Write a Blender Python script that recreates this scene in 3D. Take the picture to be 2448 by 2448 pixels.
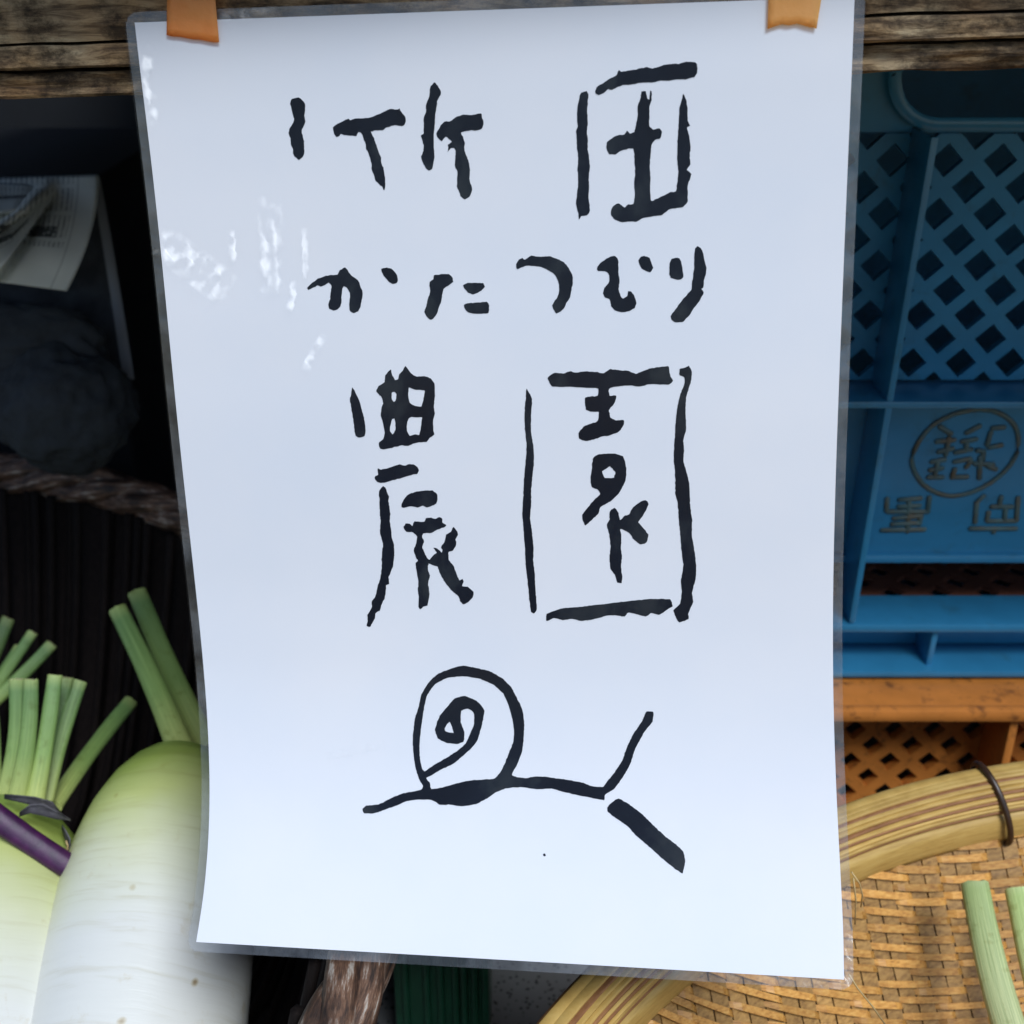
import bpy, bmesh, math, random
import numpy as np
from mathutils import Vector, Matrix, noise
from mathutils.geometry import tessellate_polygon

random.seed(7); rng = np.random.default_rng(7)
for o in list(bpy.data.objects): bpy.data.objects.remove(o)
scene = bpy.context.scene
COL = scene.collection
R = math.radians

# ------------------------------------------------------------------ camera
PITCH = R(25.0); CAMZ = 1.2
cam_d = bpy.data.cameras.new('camera'); cam = bpy.data.objects.new('camera', cam_d); COL.objects.link(cam)
cam.location = (0, 0, CAMZ); cam.rotation_euler = (R(90) - PITCH, 0, 0)
cam_d.sensor_width = 36; cam_d.lens = 36 * 2990 / 2448
cam_d.clip_start = 0.01; cam_d.clip_end = 200
cam_d.dof.use_dof = True; cam_d.dof.focus_distance = 0.40; cam_d.dof.aperture_fstop = 16
scene.camera = cam

# ------------------------------------------------------------------ light: open shade, soft light from the front
SUN_DIR = Vector((0.26, -0.53, 0.80)).normalized()      # towards the sun
world = bpy.data.worlds.new('World'); scene.world = world; world.use_nodes = True
wn = world.node_tree.nodes; wl = world.node_tree.links; wn.clear()
sky = wn.new('ShaderNodeTexSky'); sky.sky_type = 'NISHITA'; sky.sun_disc = False
sky.sun_elevation = math.asin(SUN_DIR.z); sky.sun_rotation = math.atan2(SUN_DIR.x, SUN_DIR.y)
sky.air_density = 1.0; sky.dust_density = 0.8; sky.ozone_density = 1.0
bg = wn.new('ShaderNodeBackground'); bg.inputs['Strength'].default_value = 0.055
wo = wn.new('ShaderNodeOutputWorld'); wl.new(sky.outputs[0], bg.inputs['Color']); wl.new(bg.outputs[0], wo.inputs['Surface'])
sun_d = bpy.data.lights.new('sun', 'SUN'); sun_d.energy = 1.5; sun_d.angle = R(24); sun_d.color = (0.89, 0.955, 1.0)
sun = bpy.data.objects.new('sun', sun_d); COL.objects.link(sun)
sun.rotation_euler = (-SUN_DIR).to_track_quat('-Z', 'Y').to_euler(); sun.location = SUN_DIR * 3
vs = scene.view_settings; vs.view_transform = 'Standard'; vs.look = 'None'; vs.exposure = 1.08; vs.gamma = 1.0; vs.use_curve_mapping = False
scene.cycles.use_denoising = True
scene.cycles.max_bounces = 6; scene.cycles.diffuse_bounces = 3; scene.cycles.glossy_bounces = 2; scene.cycles.transparent_max_bounces = 8
scene.cycles.caustics_reflective = False; scene.cycles.caustics_refractive = False

# ------------------------------------------------------------------ helpers
FPX, CPX = 2990.0, 1224.0
CP, SP = math.cos(PITCH), math.sin(PITCH)
def at(px, py, d):
    """point seen at photo pixel (px, py) at the distance d along the lens axis"""
    a = (px - CPX) / FPX * d; b = (CPX - py) / FPX * d
    return Vector((a, d * CP + b * SP, CAMZ - d * SP + b * CP))
def at_y(px, py, Y):
    v = (py - CPX) / FPX
    return at(px, py, Y / (CP - v * SP))

def tag(o, label=None, cat=None, group=None, kind=None):
    for k, v in (('label', label), ('category', cat), ('group', group), ('kind', kind)):
        if v: o[k] = v
    return o
def empty(name, loc, label=None, cat=None, group=None):
    o = bpy.data.objects.new(name, None); COL.objects.link(o); o.location = loc
    o.empty_display_size = 0.02
    return tag(o, label, cat, group)
_origin = {}
def root_loc(o):
    p = Vector((0, 0, 0))
    while o: p = p + o.location; o = o.parent
    return p
def link(name, me, mat, parent=None, smooth=False):
    if mat and not me.materials: me.materials.append(mat)
    if smooth: me.polygons.foreach_set('use_smooth', [True] * len(me.polygons))
    o = bpy.data.objects.new(name, me); COL.objects.link(o)
    if parent:
        o.parent = parent
        o.matrix_parent_inverse = Matrix.Translation(-(_origin.get(parent.name) or (parent.location if parent.type == 'EMPTY' else Vector())))
    return o
class MB:
    def __init__(s): s.v = []; s.f = []; s.a = []
    def add(s, vs, fs, at=None):
        n = len(s.v); s.v += [tuple(p) for p in vs]; s.f += [tuple(i + n for i in f) for f in fs]
        s.a += list(at) if at is not None else [0.0] * len(vs)
    def box(s, x0, x1, y0, y1, z0, z1, bev=0.0):
        bm = bmesh.new(); bmesh.ops.create_cube(bm, size=1)
        for v in bm.verts: v.co = ((x0 + x1) / 2 + v.co.x * (x1 - x0), (y0 + y1) / 2 + v.co.y * (y1 - y0), (z0 + z1) / 2 + v.co.z * (z1 - z0))
        if bev: bmesh.ops.bevel(bm, geom=list(bm.edges), offset=min(bev, 0.45 * min(x1 - x0, y1 - y0, z1 - z0)), segments=2, affect='EDGES', profile=0.6)
        s.bm(bm)
    def bm(s, bm):
        bm.verts.index_update(); s.add([v.co.copy() for v in bm.verts], [[v.index for v in f.verts] for f in bm.faces]); bm.free()
    def sweep(s, pts, prof, closed=False, up=None, caps=True, att=None):
        """prof(i, t) -> list of (a, b) offsets along (normal, binormal)"""
        pts = [Vector(p) for p in pts]; n = len(pts); rings = []
        up = Vector(up or (0, 0, 1)); vs = []; aa = []
        for i in range(n):
            if closed: tg = pts[(i + 1) % n] - pts[i - 1]
            else: tg = pts[min(i + 1, n - 1)] - pts[max(i - 1, 0)]
            tg.normalize(); b = tg.cross(up)
            if b.length < 1e-6: b = tg.orthogonal()
            b.normalize(); nn = b.cross(tg).normalized(); t = i / (n if closed else n - 1)
            pr = prof(i, t); m = len(pr)
            for (p, q) in pr: vs.append(pts[i] + nn * p + b * q); aa.append(att(t) if att else t)
        fs = []
        for i in range(n if closed else n - 1):
            for j in range(m):
                k = (j + 1) % m; i2 = (i + 1) % n
                fs.append((i * m + j, i * m + k, i2 * m + k, i2 * m + j))
        if caps and not closed:
            fs.append(tuple(reversed(range(m)))); fs.append(tuple((n - 1) * m + j for j in range(m)))
        s.add(vs, fs, aa)
    def build(s, name, mat, parent=None, smooth=False, warp=None):
        me = bpy.data.meshes.new(name)
        v = s.v if warp is None else [warp(Vector(p)) for p in s.v]
        me.from_pydata([tuple(p) for p in v], [], s.f)
        at_ = me.attributes.new('along', 'FLOAT', 'POINT'); at_.data.foreach_set('value', s.a)
        bm = bmesh.new(); bm.from_mesh(me); bmesh.ops.recalc_face_normals(bm, faces=bm.faces); bm.to_mesh(me); bm.free()
        return link(name, me, mat, parent, smooth)
def ell(a, b, n=10, p=1.0):
    return [(a * math.cos(2 * math.pi * k / n), b * math.sin(2 * math.pi * k / n)) for k in range(n)]
def smooth_angle(o, deg=40):
    me = o.data; me.polygons.foreach_set('use_smooth', [True] * len(me.polygons))
    bm = bmesh.new(); bm.from_mesh(me)
    for e in bm.edges: e.smooth = not (len(e.link_faces) == 2 and e.calc_face_angle(0) > R(deg))
    bm.to_mesh(me); bm.free(); return o

# ------------------------------------------------------------------ materials
def nt(name):
    m = bpy.data.materials.new(name); m.use_nodes = True; t = m.node_tree; t.nodes.clear()
    out = t.nodes.new('ShaderNodeOutputMaterial'); b = t.nodes.new('ShaderNodeBsdfPrincipled'); t.links.new(b.outputs[0], out.inputs['Surface'])
    return m, t, b, out
def N(t, kind, **kw):
    n = t.nodes.new(kind)
    for k, v in kw.items():
        if k in n.inputs: n.inputs[k].default_value = v
        else: setattr(n, k, v)
    return n
def ramp(t, fac, stops):
    r = t.nodes.new('ShaderNodeValToRGB'); e = r.color_ramp.elements
    while len(e) < len(stops): e.new(0.5)
    for el, (p, c) in zip(e, stops): el.position = p; el.color = (*c, 1) if len(c) == 3 else c
    t.links.new(fac, r.inputs[0]); return r
def coord(t, which='Object', scale=(1, 1, 1), rot=(0, 0, 0)):
    c = t.nodes.new('ShaderNodeTexCoord'); m = t.nodes.new('ShaderNodeMapping'); m.inputs['Scale'].default_value = scale; m.inputs['Rotation'].default_value = rot
    t.links.new(c.outputs[which], m.inputs[0]); return m.outputs[0]
def noisetex(t, vec, scale, detail=4, rough=0.55, dist=0.0):
    n = N(t, 'ShaderNodeTexNoise'); n.inputs['Scale'].default_value = scale; n.inputs['Detail'].default_value = detail; n.inputs['Roughness'].default_value = rough; n.inputs['Distortion'].default_value = dist
    t.links.new(vec, n.inputs['Vector']); return n.outputs[0]
def bump(t, b, h, strength=0.3, dist=0.001):
    n = N(t, 'ShaderNodeBump'); n.inputs['Strength'].default_value = strength; n.inputs['Distance'].default_value = dist
    t.links.new(h, n.inputs['Height']); t.links.new(n.outputs[0], b.inputs['Normal']); return n
def mixc(t, fac, a, b, mode='MIX'):
    m = N(t, 'ShaderNodeMix', data_type='RGBA', blend_type=mode)
    for s, x in ((0, fac), (6, a), (7, b)):
        if hasattr(x, 'links'): t.links.new(x, m.inputs[s])
        else: m.inputs[s].default_value = x if s == 0 else ((*x, 1) if len(x) == 3 else x)
    return m.outputs[2]
def streak(name, stops, scale=(1, 1, 1), nscale=60, rough=0.6, bs=0.4, bd=0.0006, detail=6, objrand=0.0, spec=0.5):
    m, t, b, o = nt(name); v = coord(t, 'Object', scale); n = noisetex(t, v, nscale, detail, 0.65)
    c = ramp(t, n, stops).outputs[0]
    if objrand:
        oi = N(t, 'ShaderNodeObjectInfo'); hv = N(t, 'ShaderNodeHueSaturation')
        mr = N(t, 'ShaderNodeMapRange'); mr.inputs[3].default_value = 1 - objrand; mr.inputs[4].default_value = 1 + objrand
        t.links.new(oi.outputs['Random'], mr.inputs[0]); t.links.new(mr.outputs[0], hv.inputs['Value']); t.links.new(c, hv.inputs['Color']); c = hv.outputs[0]
    t.links.new(c, b.inputs['Base Color']); b.inputs['Roughness'].default_value = rough; b.inputs['Specular IOR Level'].default_value = spec
    bump(t, b, n, bs, bd); return m

# wood, plastics, plants, paper
M = {}
def wood_mat():
    m, t, b, o = nt('weathered_wood'); v = coord(t, 'Object', (1, 6, 9)); n = noisetex(t, v, 34, 9, 0.72, 0.5)
    v2 = coord(t, 'Object', (1, 1, 1.5)); n2 = noisetex(t, v2, 60, 7, 0.75); v3 = coord(t, 'Object', (1.5, 1, 1)); n3 = noisetex(t, v3, 14, 3, .6)
    c = ramp(t, n, [(0.30, (0.014, 0.010, 0.007)), (0.44, (0.16, 0.108, 0.062)), (0.56, (0.38, 0.28, 0.165)), (0.72, (0.56, 0.45, 0.29))]).outputs[0]
    d = ramp(t, n2, [(0.40, (0.07, 0.055, 0.04)), (0.56, (1, 1, 1))]).outputs[0]
    c = mixc(t, 0.85, c, d, 'MULTIPLY')
    e = ramp(t, n3, [(0.42, (1, 1, 1)), (0.62, (1.0, 0.72, 0.42))]).outputs[0]
    c = mixc(t, 0.8, c, e, 'MULTIPLY')
    t.links.new(c, b.inputs['Base Color']); b.inputs['Roughness'].default_value = 0.85
    bump(t, b, mixc(t, .5, n, n2), 0.9, 0.0018); return m
M['wood'] = wood_mat()
def plain(name, col, rough=0.5, var=0.25, scale=40, dirt=None, bs=0.1, spec=0.5, dstops=(0.55, 0.7), bd=0.0004, sss=0.0):
    m, t, b, o = nt(name); v = coord(t, 'Object'); n = noisetex(t, v, scale, 6, 0.6)
    c = ramp(t, n, [(0.3, tuple(x * (1 - var) for x in col)), (0.7, tuple(min(1, x * (1 + var)) for x in col))]).outputs[0]
    if dirt:
        n2 = noisetex(t, v, scale * 1.7, 8, 0.75, 0.3); f = ramp(t, n2, [(dstops[0], (0, 0, 0)), (dstops[1], (1, 1, 1))]).outputs[0]
        c = mixc(t, f, c, dirt)
    t.links.new(c, b.inputs['Base Color']); b.inputs['Roughness'].default_value = rough; b.inputs['Specular IOR Level'].default_value = spec
    bump(t, b, n, bs, bd); return m
M['blue'] = plain('blue_plastic', (0.030, 0.205, 0.385), 0.30, 0.12, 30, (0.03, 0.10, 0.13), 0.12, dstops=(0.56, 0.80))
M['orange'] = plain('orange_plastic', (0.56, 0.195, 0.038), 0.45, 0.14, 60, (0.11, 0.040, 0.016), 0.15, dstops=(0.54, 0.70))
M['brown'] = plain('brown_plastic', (0.16, 0.06, 0.035), 0.6, 0.2)
M['emboss'] = plain('grimy_relief', (0.050, 0.115, 0.125), 0.5, 0.35, 70, (0.105, 0.080, 0.045), 0.3, dstops=(0.44, 0.68))
M['green'] = plain('green_plastic', (0.012, 0.085, 0.045), 0.35, 0.2)
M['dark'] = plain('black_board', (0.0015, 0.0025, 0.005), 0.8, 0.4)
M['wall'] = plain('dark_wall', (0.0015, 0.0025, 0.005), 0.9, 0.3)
def table_mat():
    m, t, b, o = nt('speckled_board'); v = coord(t, 'Object'); vo = N(t, 'ShaderNodeTexVoronoi'); vo.inputs['Scale'].default_value = 300; t.links.new(v, vo.inputs['Vector'])
    n = noisetex(t, v, 90, 4); f = ramp(t, vo.outputs['Distance'], [(0.0, (1, 1, 1)), (0.20, (1, 1, 1)), (0.30, (0, 0, 0))]).outputs[0]
    g = ramp(t, n, [(0.36, (0, 0, 0)), (0.46, (1, 1, 1))]).outputs[0]; f = mixc(t, 1.0, f, g, 'MULTIPLY')
    c = mixc(t, f, (0.21, 0.215, 0.22), (0.03, 0.032, 0.035)); t.links.new(c, b.inputs['Base Color']); b.inputs['Roughness'].default_value = 0.8
    bump(t, b, n, 0.4, 0.001); return m
M['table'] = table_mat()

# ------------------------------------------------------------------ the setting
mb = MB(); mb.box(-1.1, 1.1, 0.10, 1.12, 0.66, 0.70, 0.003)
tag(mb.build('table_top', M['table']), kind='structure')
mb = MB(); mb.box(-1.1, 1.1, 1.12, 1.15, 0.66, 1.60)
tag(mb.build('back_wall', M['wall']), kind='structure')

# ------------------------------------------------------------------ the sheet of the sign, in millimetres
SHEET = [(321.8,54,0.3737,2043.1,-8,0.3501),(336.6,180.4,0.378,2038,127.2,0.3542),(351.7,303.8,0.3827,2032.5,259.4,0.3586),(365.8,424.4,0.3872,2027,388.4,0.3628),(378.6,542.4,0.3914,2021.7,514.6,0.3668),(390.3,658,0.3955,2016.7,638.2,0.3706),(401.3,771.4,0.3993,2011.9,759.4,0.3742),(412,882.7,0.4032,2007.2,878.4,0.3778),(422.9,991.9,0.407,2002.9,995,0.3814),(433.9,1098.9,0.4109,1998.9,1109.4,0.3851),(445.3,1203.9,0.4148,1995.6,1221.6,0.3887),(456.7,1307.1,0.4186,1993,1331.9,0.3923),(467.9,1409.1,0.4222,1991.5,1440.8,0.3956),(478.5,1510.4,0.4252,1991.2,1548.9,0.3985),(487.8,1611.6,0.4277,1992.2,1656.9,0.4007),(495.3,1713.7,0.4291,1994.8,1765.8,0.4021),(499.9,1817.3,0.4294,1998.8,1876.1,0.4023),(500.7,1922.9,0.4282,2004.1,1988.7,0.4012),(496.5,2030.5,0.4253,2010,2103.9,0.3986),(486.1,2140.2,0.421,2015.4,2221.6,0.3945),(469,2252,0.4156,2017.9,2342,0.3894)]

INK = {
 'take': [
  [[(47.9,22.4),(49.0,22.8),(50.1,24.3),(50.0,26.2),(49.6,27.7),(49.8,29.2),(49.1,30.7),(48.3,31.9),(48.6,33.3),(48.8,35.1),(48.7,37.8),(48.2,39.3),(46.8,40.3),(45.5,39.2),(45.1,38.1),(45.3,37.1),(44.7,35.8),(44.7,33.9),(44.3,32.4),(44.8,31.1),(45.8,29.8),(46.3,28.7),(46.0,26.9),(45.8,25.4),(45.5,24.1),(46.2,22.8)]],
  [[(58.1,31.2),(59.4,30.3),(61.8,29.3),(63.1,28.8),(63.6,29.3),(65.1,28.8),(67.4,28.8),(69.8,28.7),(71.9,28.0),(73.9,27.2),(75.9,26.4),(78.3,26.6),(78.9,26.4),(79.4,27.5),(80.3,28.6),(80.5,29.9),(80.0,31.0),(79.2,31.3),(77.6,31.0),(76.4,31.1),(74.4,31.6),(73.2,32.3),(71.2,32.3),(69.6,32.6),(69.9,33.4),(70.6,34.7),(71.1,36.8),(71.7,38.6),(72.2,40.2),(72.2,41.7),(72.8,43.2),(73.0,45.1),(73.2,47.4),(72.7,49.8),(72.1,48.7),(70.2,46.9),(69.7,45.0),(69.2,43.5),(69.2,42.0),(68.8,40.1),(68.5,38.6),(67.9,37.6),(67.9,36.3),(67.4,35.0),(66.7,32.9),(65.8,32.7),(65.1,33.8),(63.9,33.7),(61.9,33.5),(60.3,33.1),(59.9,33.7),(58.9,33.9),(58.3,32.9)]],
  [[(89.7,19.2),(90.4,20.0),(91.5,21.8),(91.4,22.9),(90.4,24.3),(90.0,26.1),(89.5,28.3),(89.3,30.5),(88.9,32.7),(88.6,35.7),(88.6,37.9),(88.6,40.5),(88.1,42.4),(87.8,43.7),(86.7,44.2),(85.8,43.5),(84.9,41.6),(84.6,40.1),(85.2,38.9),(85.5,37.1),(85.1,35.2),(84.8,34.1),(85.7,33.6),(85.8,31.5),(86.0,29.0),(86.7,27.5),(86.8,25.7),(87.7,23.9),(88.1,22.4),(88.4,20.6)]],
  [[(89.5,33.7),(90.5,32.0),(92.0,30.4),(93.8,30.3),(95.8,29.2),(98.1,28.5),(100.5,28.7),(103.2,28.3),(103.5,29.8),(103.9,30.9),(103.4,32.5),(102.2,33.1),(100.3,33.0),(98.7,33.2),(96.9,33.5),(97.5,34.8),(98.0,36.6),(97.7,38.5),(98.4,40.4),(99.0,42.2),(99.2,44.1),(99.0,46.4),(99.2,48.2),(99.7,49.8),(98.9,52.0),(97.3,52.7),(96.1,52.0),(95.6,50.4),(95.1,48.9),(95.2,46.7),(95.4,44.8),(94.7,42.9),(94.9,41.0),(95.1,39.2),(94.8,38.0),(93.6,37.9),(92.7,39.1),(93.0,37.6),(92.9,36.9),(94.1,36.1),(93.1,35.2),(92.4,34.6),(91.6,35.2),(91.1,35.9),(90.0,35.1)]],
 ],
 'dan': [
  [[(132.7,23.6),(133.7,23.1),(134.6,23.0),(135.1,24.0),(134.9,26.1),(134.6,28.5),(134.8,31.8),(134.4,34.2),(134.7,36.1),(134.6,38.8),(134.9,41.0),(135.2,44.1),(134.8,47.5),(134.9,50.3),(134.7,53.1),(135.1,56.8),(134.1,58.1),(132.4,58.3),(131.8,59.3),(131.5,57.4),(130.9,54.6),(131.2,52.4),(131.6,49.6),(131.7,46.5),(131.5,44.3),(131.8,41.8),(131.5,38.7),(131.4,36.0),(131.3,33.9),(131.8,32.7),(131.6,30.2),(131.8,27.2),(132.3,25.4)]],
  [[(137.1,22.9),(137.8,21.7),(139.7,20.7),(141.0,19.8),(143.3,18.9),(144.0,17.5),(144.7,17.9),(146.6,17.7),(149.1,17.4),(151.9,16.9),(153.8,17.3),(156.3,16.6),(158.7,16.2),(161.2,16.2),(163.4,15.7),(165.8,16.0),(166.5,16.6),(166.5,18.9),(165.6,19.9),(163.1,20.5),(160.6,20.4),(158.4,20.7),(156.0,20.6),(153.8,21.0),(150.7,21.0),(147.8,21.4),(145.0,21.6),(143.8,22.0),(141.9,22.8),(140.9,22.5),(139.7,23.5),(138.1,24.1),(137.4,23.8)]],
  [[(150.5,23.5),(151.7,23.4),(152.2,25.4),(152.7,25.8),(153.1,23.3),(153.5,23.6),(153.4,26.0),(152.8,27.8),(152.8,30.8),(152.7,32.9),(153.8,34.1),(155.6,33.8),(156.4,34.8),(156.0,36.6),(154.4,37.0),(153.4,38.3),(153.1,41.4),(152.9,44.4),(153.1,47.8),(153.0,51.5),(153.3,54.3),(155.0,53.7),(157.0,52.8),(158.9,51.9),(160.6,51.7),(161.0,49.2),(161.3,46.1),(161.0,43.1),(160.9,39.4),(161.1,35.5),(161.3,32.2),(161.4,28.6),(162.0,26.5),(162.5,24.4),(163.3,25.9),(163.8,28.6),(163.9,31.9),(164.6,33.3),(163.6,33.7),(164.3,36.2),(164.8,39.2),(164.5,41.9),(164.8,44.1),(163.7,45.6),(165.0,46.8),(164.6,48.4),(164.0,50.2),(164.1,54.5),(162.7,56.2),(160.8,56.5),(158.6,56.8),(156.7,58.3),(154.6,58.6),(152.2,59.0),(150.6,59.3),(148.9,60.2),(146.7,60.0),(144.8,60.3),(142.5,59.5),(141.4,58.2),(141.4,56.6),(142.2,55.4),(143.8,54.9),(145.4,56.1),(146.4,55.1),(148.0,55.2),(148.5,52.1),(148.3,49.0),(148.6,45.9),(148.4,42.2),(148.2,39.4),(146.8,39.2),(144.2,39.9),(143.0,40.8),(141.0,40.6),(140.1,38.9),(140.3,37.4),(141.7,36.2),(143.6,35.4),(145.5,35.3),(146.2,34.2),(147.0,35.0),(148.4,34.6),(148.9,32.5),(149.4,30.1),(149.4,27.4),(150.2,25.3)]],
 ],
 'ka': [
  [[(46.5,78.6),(47.6,77.6),(50.0,75.9),(52.4,75.1),(54.3,74.8),(56.4,74.7),(57.2,73.5),(59.0,72.5),(59.7,73.3),(60.7,75.0),(62.2,75.9),(63.1,77.0),(63.5,78.5),(64.1,80.3),(63.8,82.1),(63.2,84.3),(62.4,85.9),(61.0,86.5),(59.7,85.9),(59.6,83.9),(59.9,81.7),(60.0,80.2),(59.0,78.6),(58.3,78.2),(57.8,78.8),(57.3,81.3),(57.1,83.5),(56.1,85.2),(54.4,85.6),(53.1,85.1),(52.9,83.8),(53.6,82.0),(54.0,79.5),(54.3,78.0),(53.4,77.1),(52.2,77.8),(50.8,78.3),(49.9,77.9),(47.9,78.8),(46.8,79.2)]],
  [[(70.4,73.1),(72.2,72.8),(73.6,73.1),(74.9,74.4),(75.4,75.9),(75.2,77.3),(74.0,77.7),(72.7,77.1),(71.6,75.8),(70.7,74.5)]],
 ],
 'ta': [
  [[(86.8,75.3),(88.5,74.9),(91.5,75.0),(92.7,76.2),(92.7,77.3),(91.5,78.2),(89.6,79.4),(89.2,81.3),(88.7,83.4),(87.9,85.1),(87.4,86.7),(86.3,88.2),(85.3,88.8),(84.2,88.0),(83.3,86.3),(84.0,84.5),(84.6,82.3),(85.5,80.1),(85.3,78.3),(85.4,77.2),(86.6,76.5)]],
  [[(95.8,78.4),(96.9,77.7),(99.9,77.7),(102.1,77.8),(102.5,78.9),(101.3,80.1),(99.0,81.1),(97.4,80.6),(96.3,79.5)]],
  [[(95.8,84.4),(97.1,83.8),(100.4,83.7),(103.0,83.4),(103.7,84.6),(103.5,86.8),(101.8,87.0),(98.8,87.0),(97.0,86.6),(96.1,85.5)]],
 ],
 'tsu': [
  [[(112.4,72.2),(113.2,70.9),(114.3,70.4),(115.2,70.9),(116.9,69.8),(119.8,70.1),(122.7,70.0),(124.8,70.7),(127.0,71.8),(128.4,73.6),(129.5,75.6),(129.7,77.7),(129.2,80.2),(128.7,82.4),(127.7,83.8),(127.0,85.4),(125.7,86.5),(124.6,87.2),(123.8,86.1),(123.2,84.8),(123.9,83.4),(124.8,82.3),(125.4,80.5),(125.4,78.4),(124.9,76.6),(123.7,75.0),(121.5,73.7),(119.3,72.9),(117.7,72.8),(115.3,72.7),(112.7,73.7)]],
 ],
 'mu': [
  [[(136.9,73.9),(138.0,72.1),(140.0,70.9),(142.1,70.1),(143.2,70.8),(143.5,72.2),(143.5,75.0),(143.8,77.9),(143.5,80.0),(144.1,82.1),(144.8,82.9),(146.1,82.2),(146.4,80.7),(147.1,80.7),(148.2,81.8),(148.9,84.0),(148.4,85.6),(146.8,86.6),(144.6,86.9),(142.4,86.4),(141.3,85.0),(140.8,83.0),(139.5,82.5),(138.8,81.2),(139.2,79.6),(140.5,78.2),(140.8,76.8),(140.5,75.2),(139.4,74.6),(137.4,74.5)]],
  [[(149.5,71.6),(150.2,70.5),(151.4,70.3),(152.7,70.8),(153.4,72.3),(153.9,73.8),(153.1,75.1),(151.8,74.7),(150.5,73.9),(149.8,72.6)]],
 ],
 'ri': [
  [[(158.9,72.4),(159.4,71.2),(160.7,70.9),(161.8,71.2),(162.5,72.8),(162.8,74.9),(163.0,76.5),(162.3,77.3),(160.7,77.3),(159.3,76.8),(158.8,75.7)]],
  [[(166.3,68.8),(167.0,67.6),(168.1,68.2),(168.8,69.7),(169.2,71.8),(169.8,73.8),(169.7,75.7),(169.1,77.8),(169.1,79.6),(168.4,80.3),(169.1,81.3),(168.1,83.4),(167.2,84.8),(166.2,85.9),(165.5,87.3),(164.0,88.9),(163.0,90.0),(160.8,90.1),(159.6,89.4),(159.3,88.2),(160.4,86.6),(162.2,84.1),(164.0,82.0),(165.4,80.4),(165.7,77.8),(166.1,74.6),(166.2,71.5)]],
 ],
 'nou': [
  [[(59.0,109.8),(59.7,111.0),(60.5,112.7),(61.1,114.4),(61.6,116.6),(62.1,118.8),(62.4,121.0),(62.5,123.8),(62.0,125.5),(60.4,126.0),(59.2,125.5),(58.9,123.9),(58.7,121.1),(58.5,118.3),(58.2,115.8),(58.0,113.5),(58.5,111.9)]],
  [[(71.8,104.2),(72.2,106.1),(73.0,107.5),(74.0,107.3),(74.4,105.8),(75.7,104.5),(76.5,103.1),(77.4,104.2),(78.2,105.4),(79.8,106.4),(82.6,106.3),(84.2,106.9),(85.4,108.3),(85.7,110.2),(85.4,113.5),(85.1,116.3),(85.3,118.2),(84.7,120.2),(84.5,123.2),(84.8,124.9),(83.3,126.0),(82.1,127.3),(79.9,127.4),(77.6,127.9),(76.1,128.7),(74.4,128.4),(71.9,128.9),(69.0,129.7),(67.0,129.6),(66.5,127.8),(68.1,126.4),(68.7,124.4),(68.5,121.9),(67.8,118.8),(68.0,116.9),(68.7,114.9),(68.5,113.2),(66.8,111.0),(67.6,109.4),(69.5,108.3),(69.8,106.4),(70.8,105.0)], [(71.7,111.6),(72.6,111.2),(73.2,111.9),(73.1,113.5),(72.4,114.5),(71.7,113.8)], [(77.4,109.9),(79.3,110.6),(82.3,110.8),(82.0,113.0),(81.1,115.9),(79.0,115.7),(77.4,114.8),(77.0,112.4)], [(71.4,120.0),(72.1,119.8),(72.4,121.3),(72.2,123.5),(71.3,124.9),(70.6,124.1),(70.5,122.7)], [(76.7,119.9),(77.7,119.2),(79.4,119.4),(81.1,119.3),(80.7,121.8),(80.0,125.0),(78.6,124.9),(76.9,125.3),(76.0,123.8),(76.1,121.6)]],
  [[(65.6,136.0),(66.5,136.4),(68.7,136.1),(71.2,135.2),(73.0,134.7),(74.8,135.1),(76.4,134.5),(78.2,135.0),(79.2,136.3),(78.8,137.6),(77.4,137.9),(75.3,138.5),(72.8,139.3),(69.6,140.1),(67.8,140.7),(65.6,140.7),(64.5,139.5),(64.8,138.6),(65.8,138.1)]],
  [[(67.1,141.8),(67.8,142.3),(68.3,143.8),(68.9,145.3),(68.6,146.9),(68.8,149.4),(68.9,151.2),(68.6,153.4),(68.8,156.6),(68.9,159.1),(69.4,161.3),(69.4,164.4),(68.7,168.6),(67.8,170.8),(66.9,172.7),(66.9,174.9),(65.9,175.3),(65.6,177.8),(64.9,180.1),(63.7,182.4),(63.2,184.0),(61.6,185.0),(61.2,186.9),(60.1,188.5),(59.5,189.8),(58.2,189.5),(58.7,187.6),(58.8,185.7),(60.5,183.1),(60.6,181.1),(62.0,179.2),(62.8,176.3),(64.0,173.1),(64.8,169.3),(65.2,164.5),(65.8,161.3),(65.1,157.6),(65.5,153.5),(65.5,149.7),(65.6,146.3),(65.7,143.5)]],
  [[(72.7,148.1),(73.9,145.9),(75.5,144.5),(78.0,143.6),(80.5,143.2),(83.2,143.2),(84.7,144.3),(84.8,146.1),(84.2,147.5),(81.4,148.9),(79.9,148.3),(78.0,148.9),(75.9,148.4),(73.7,149.0),(72.8,148.9)]],
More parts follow.
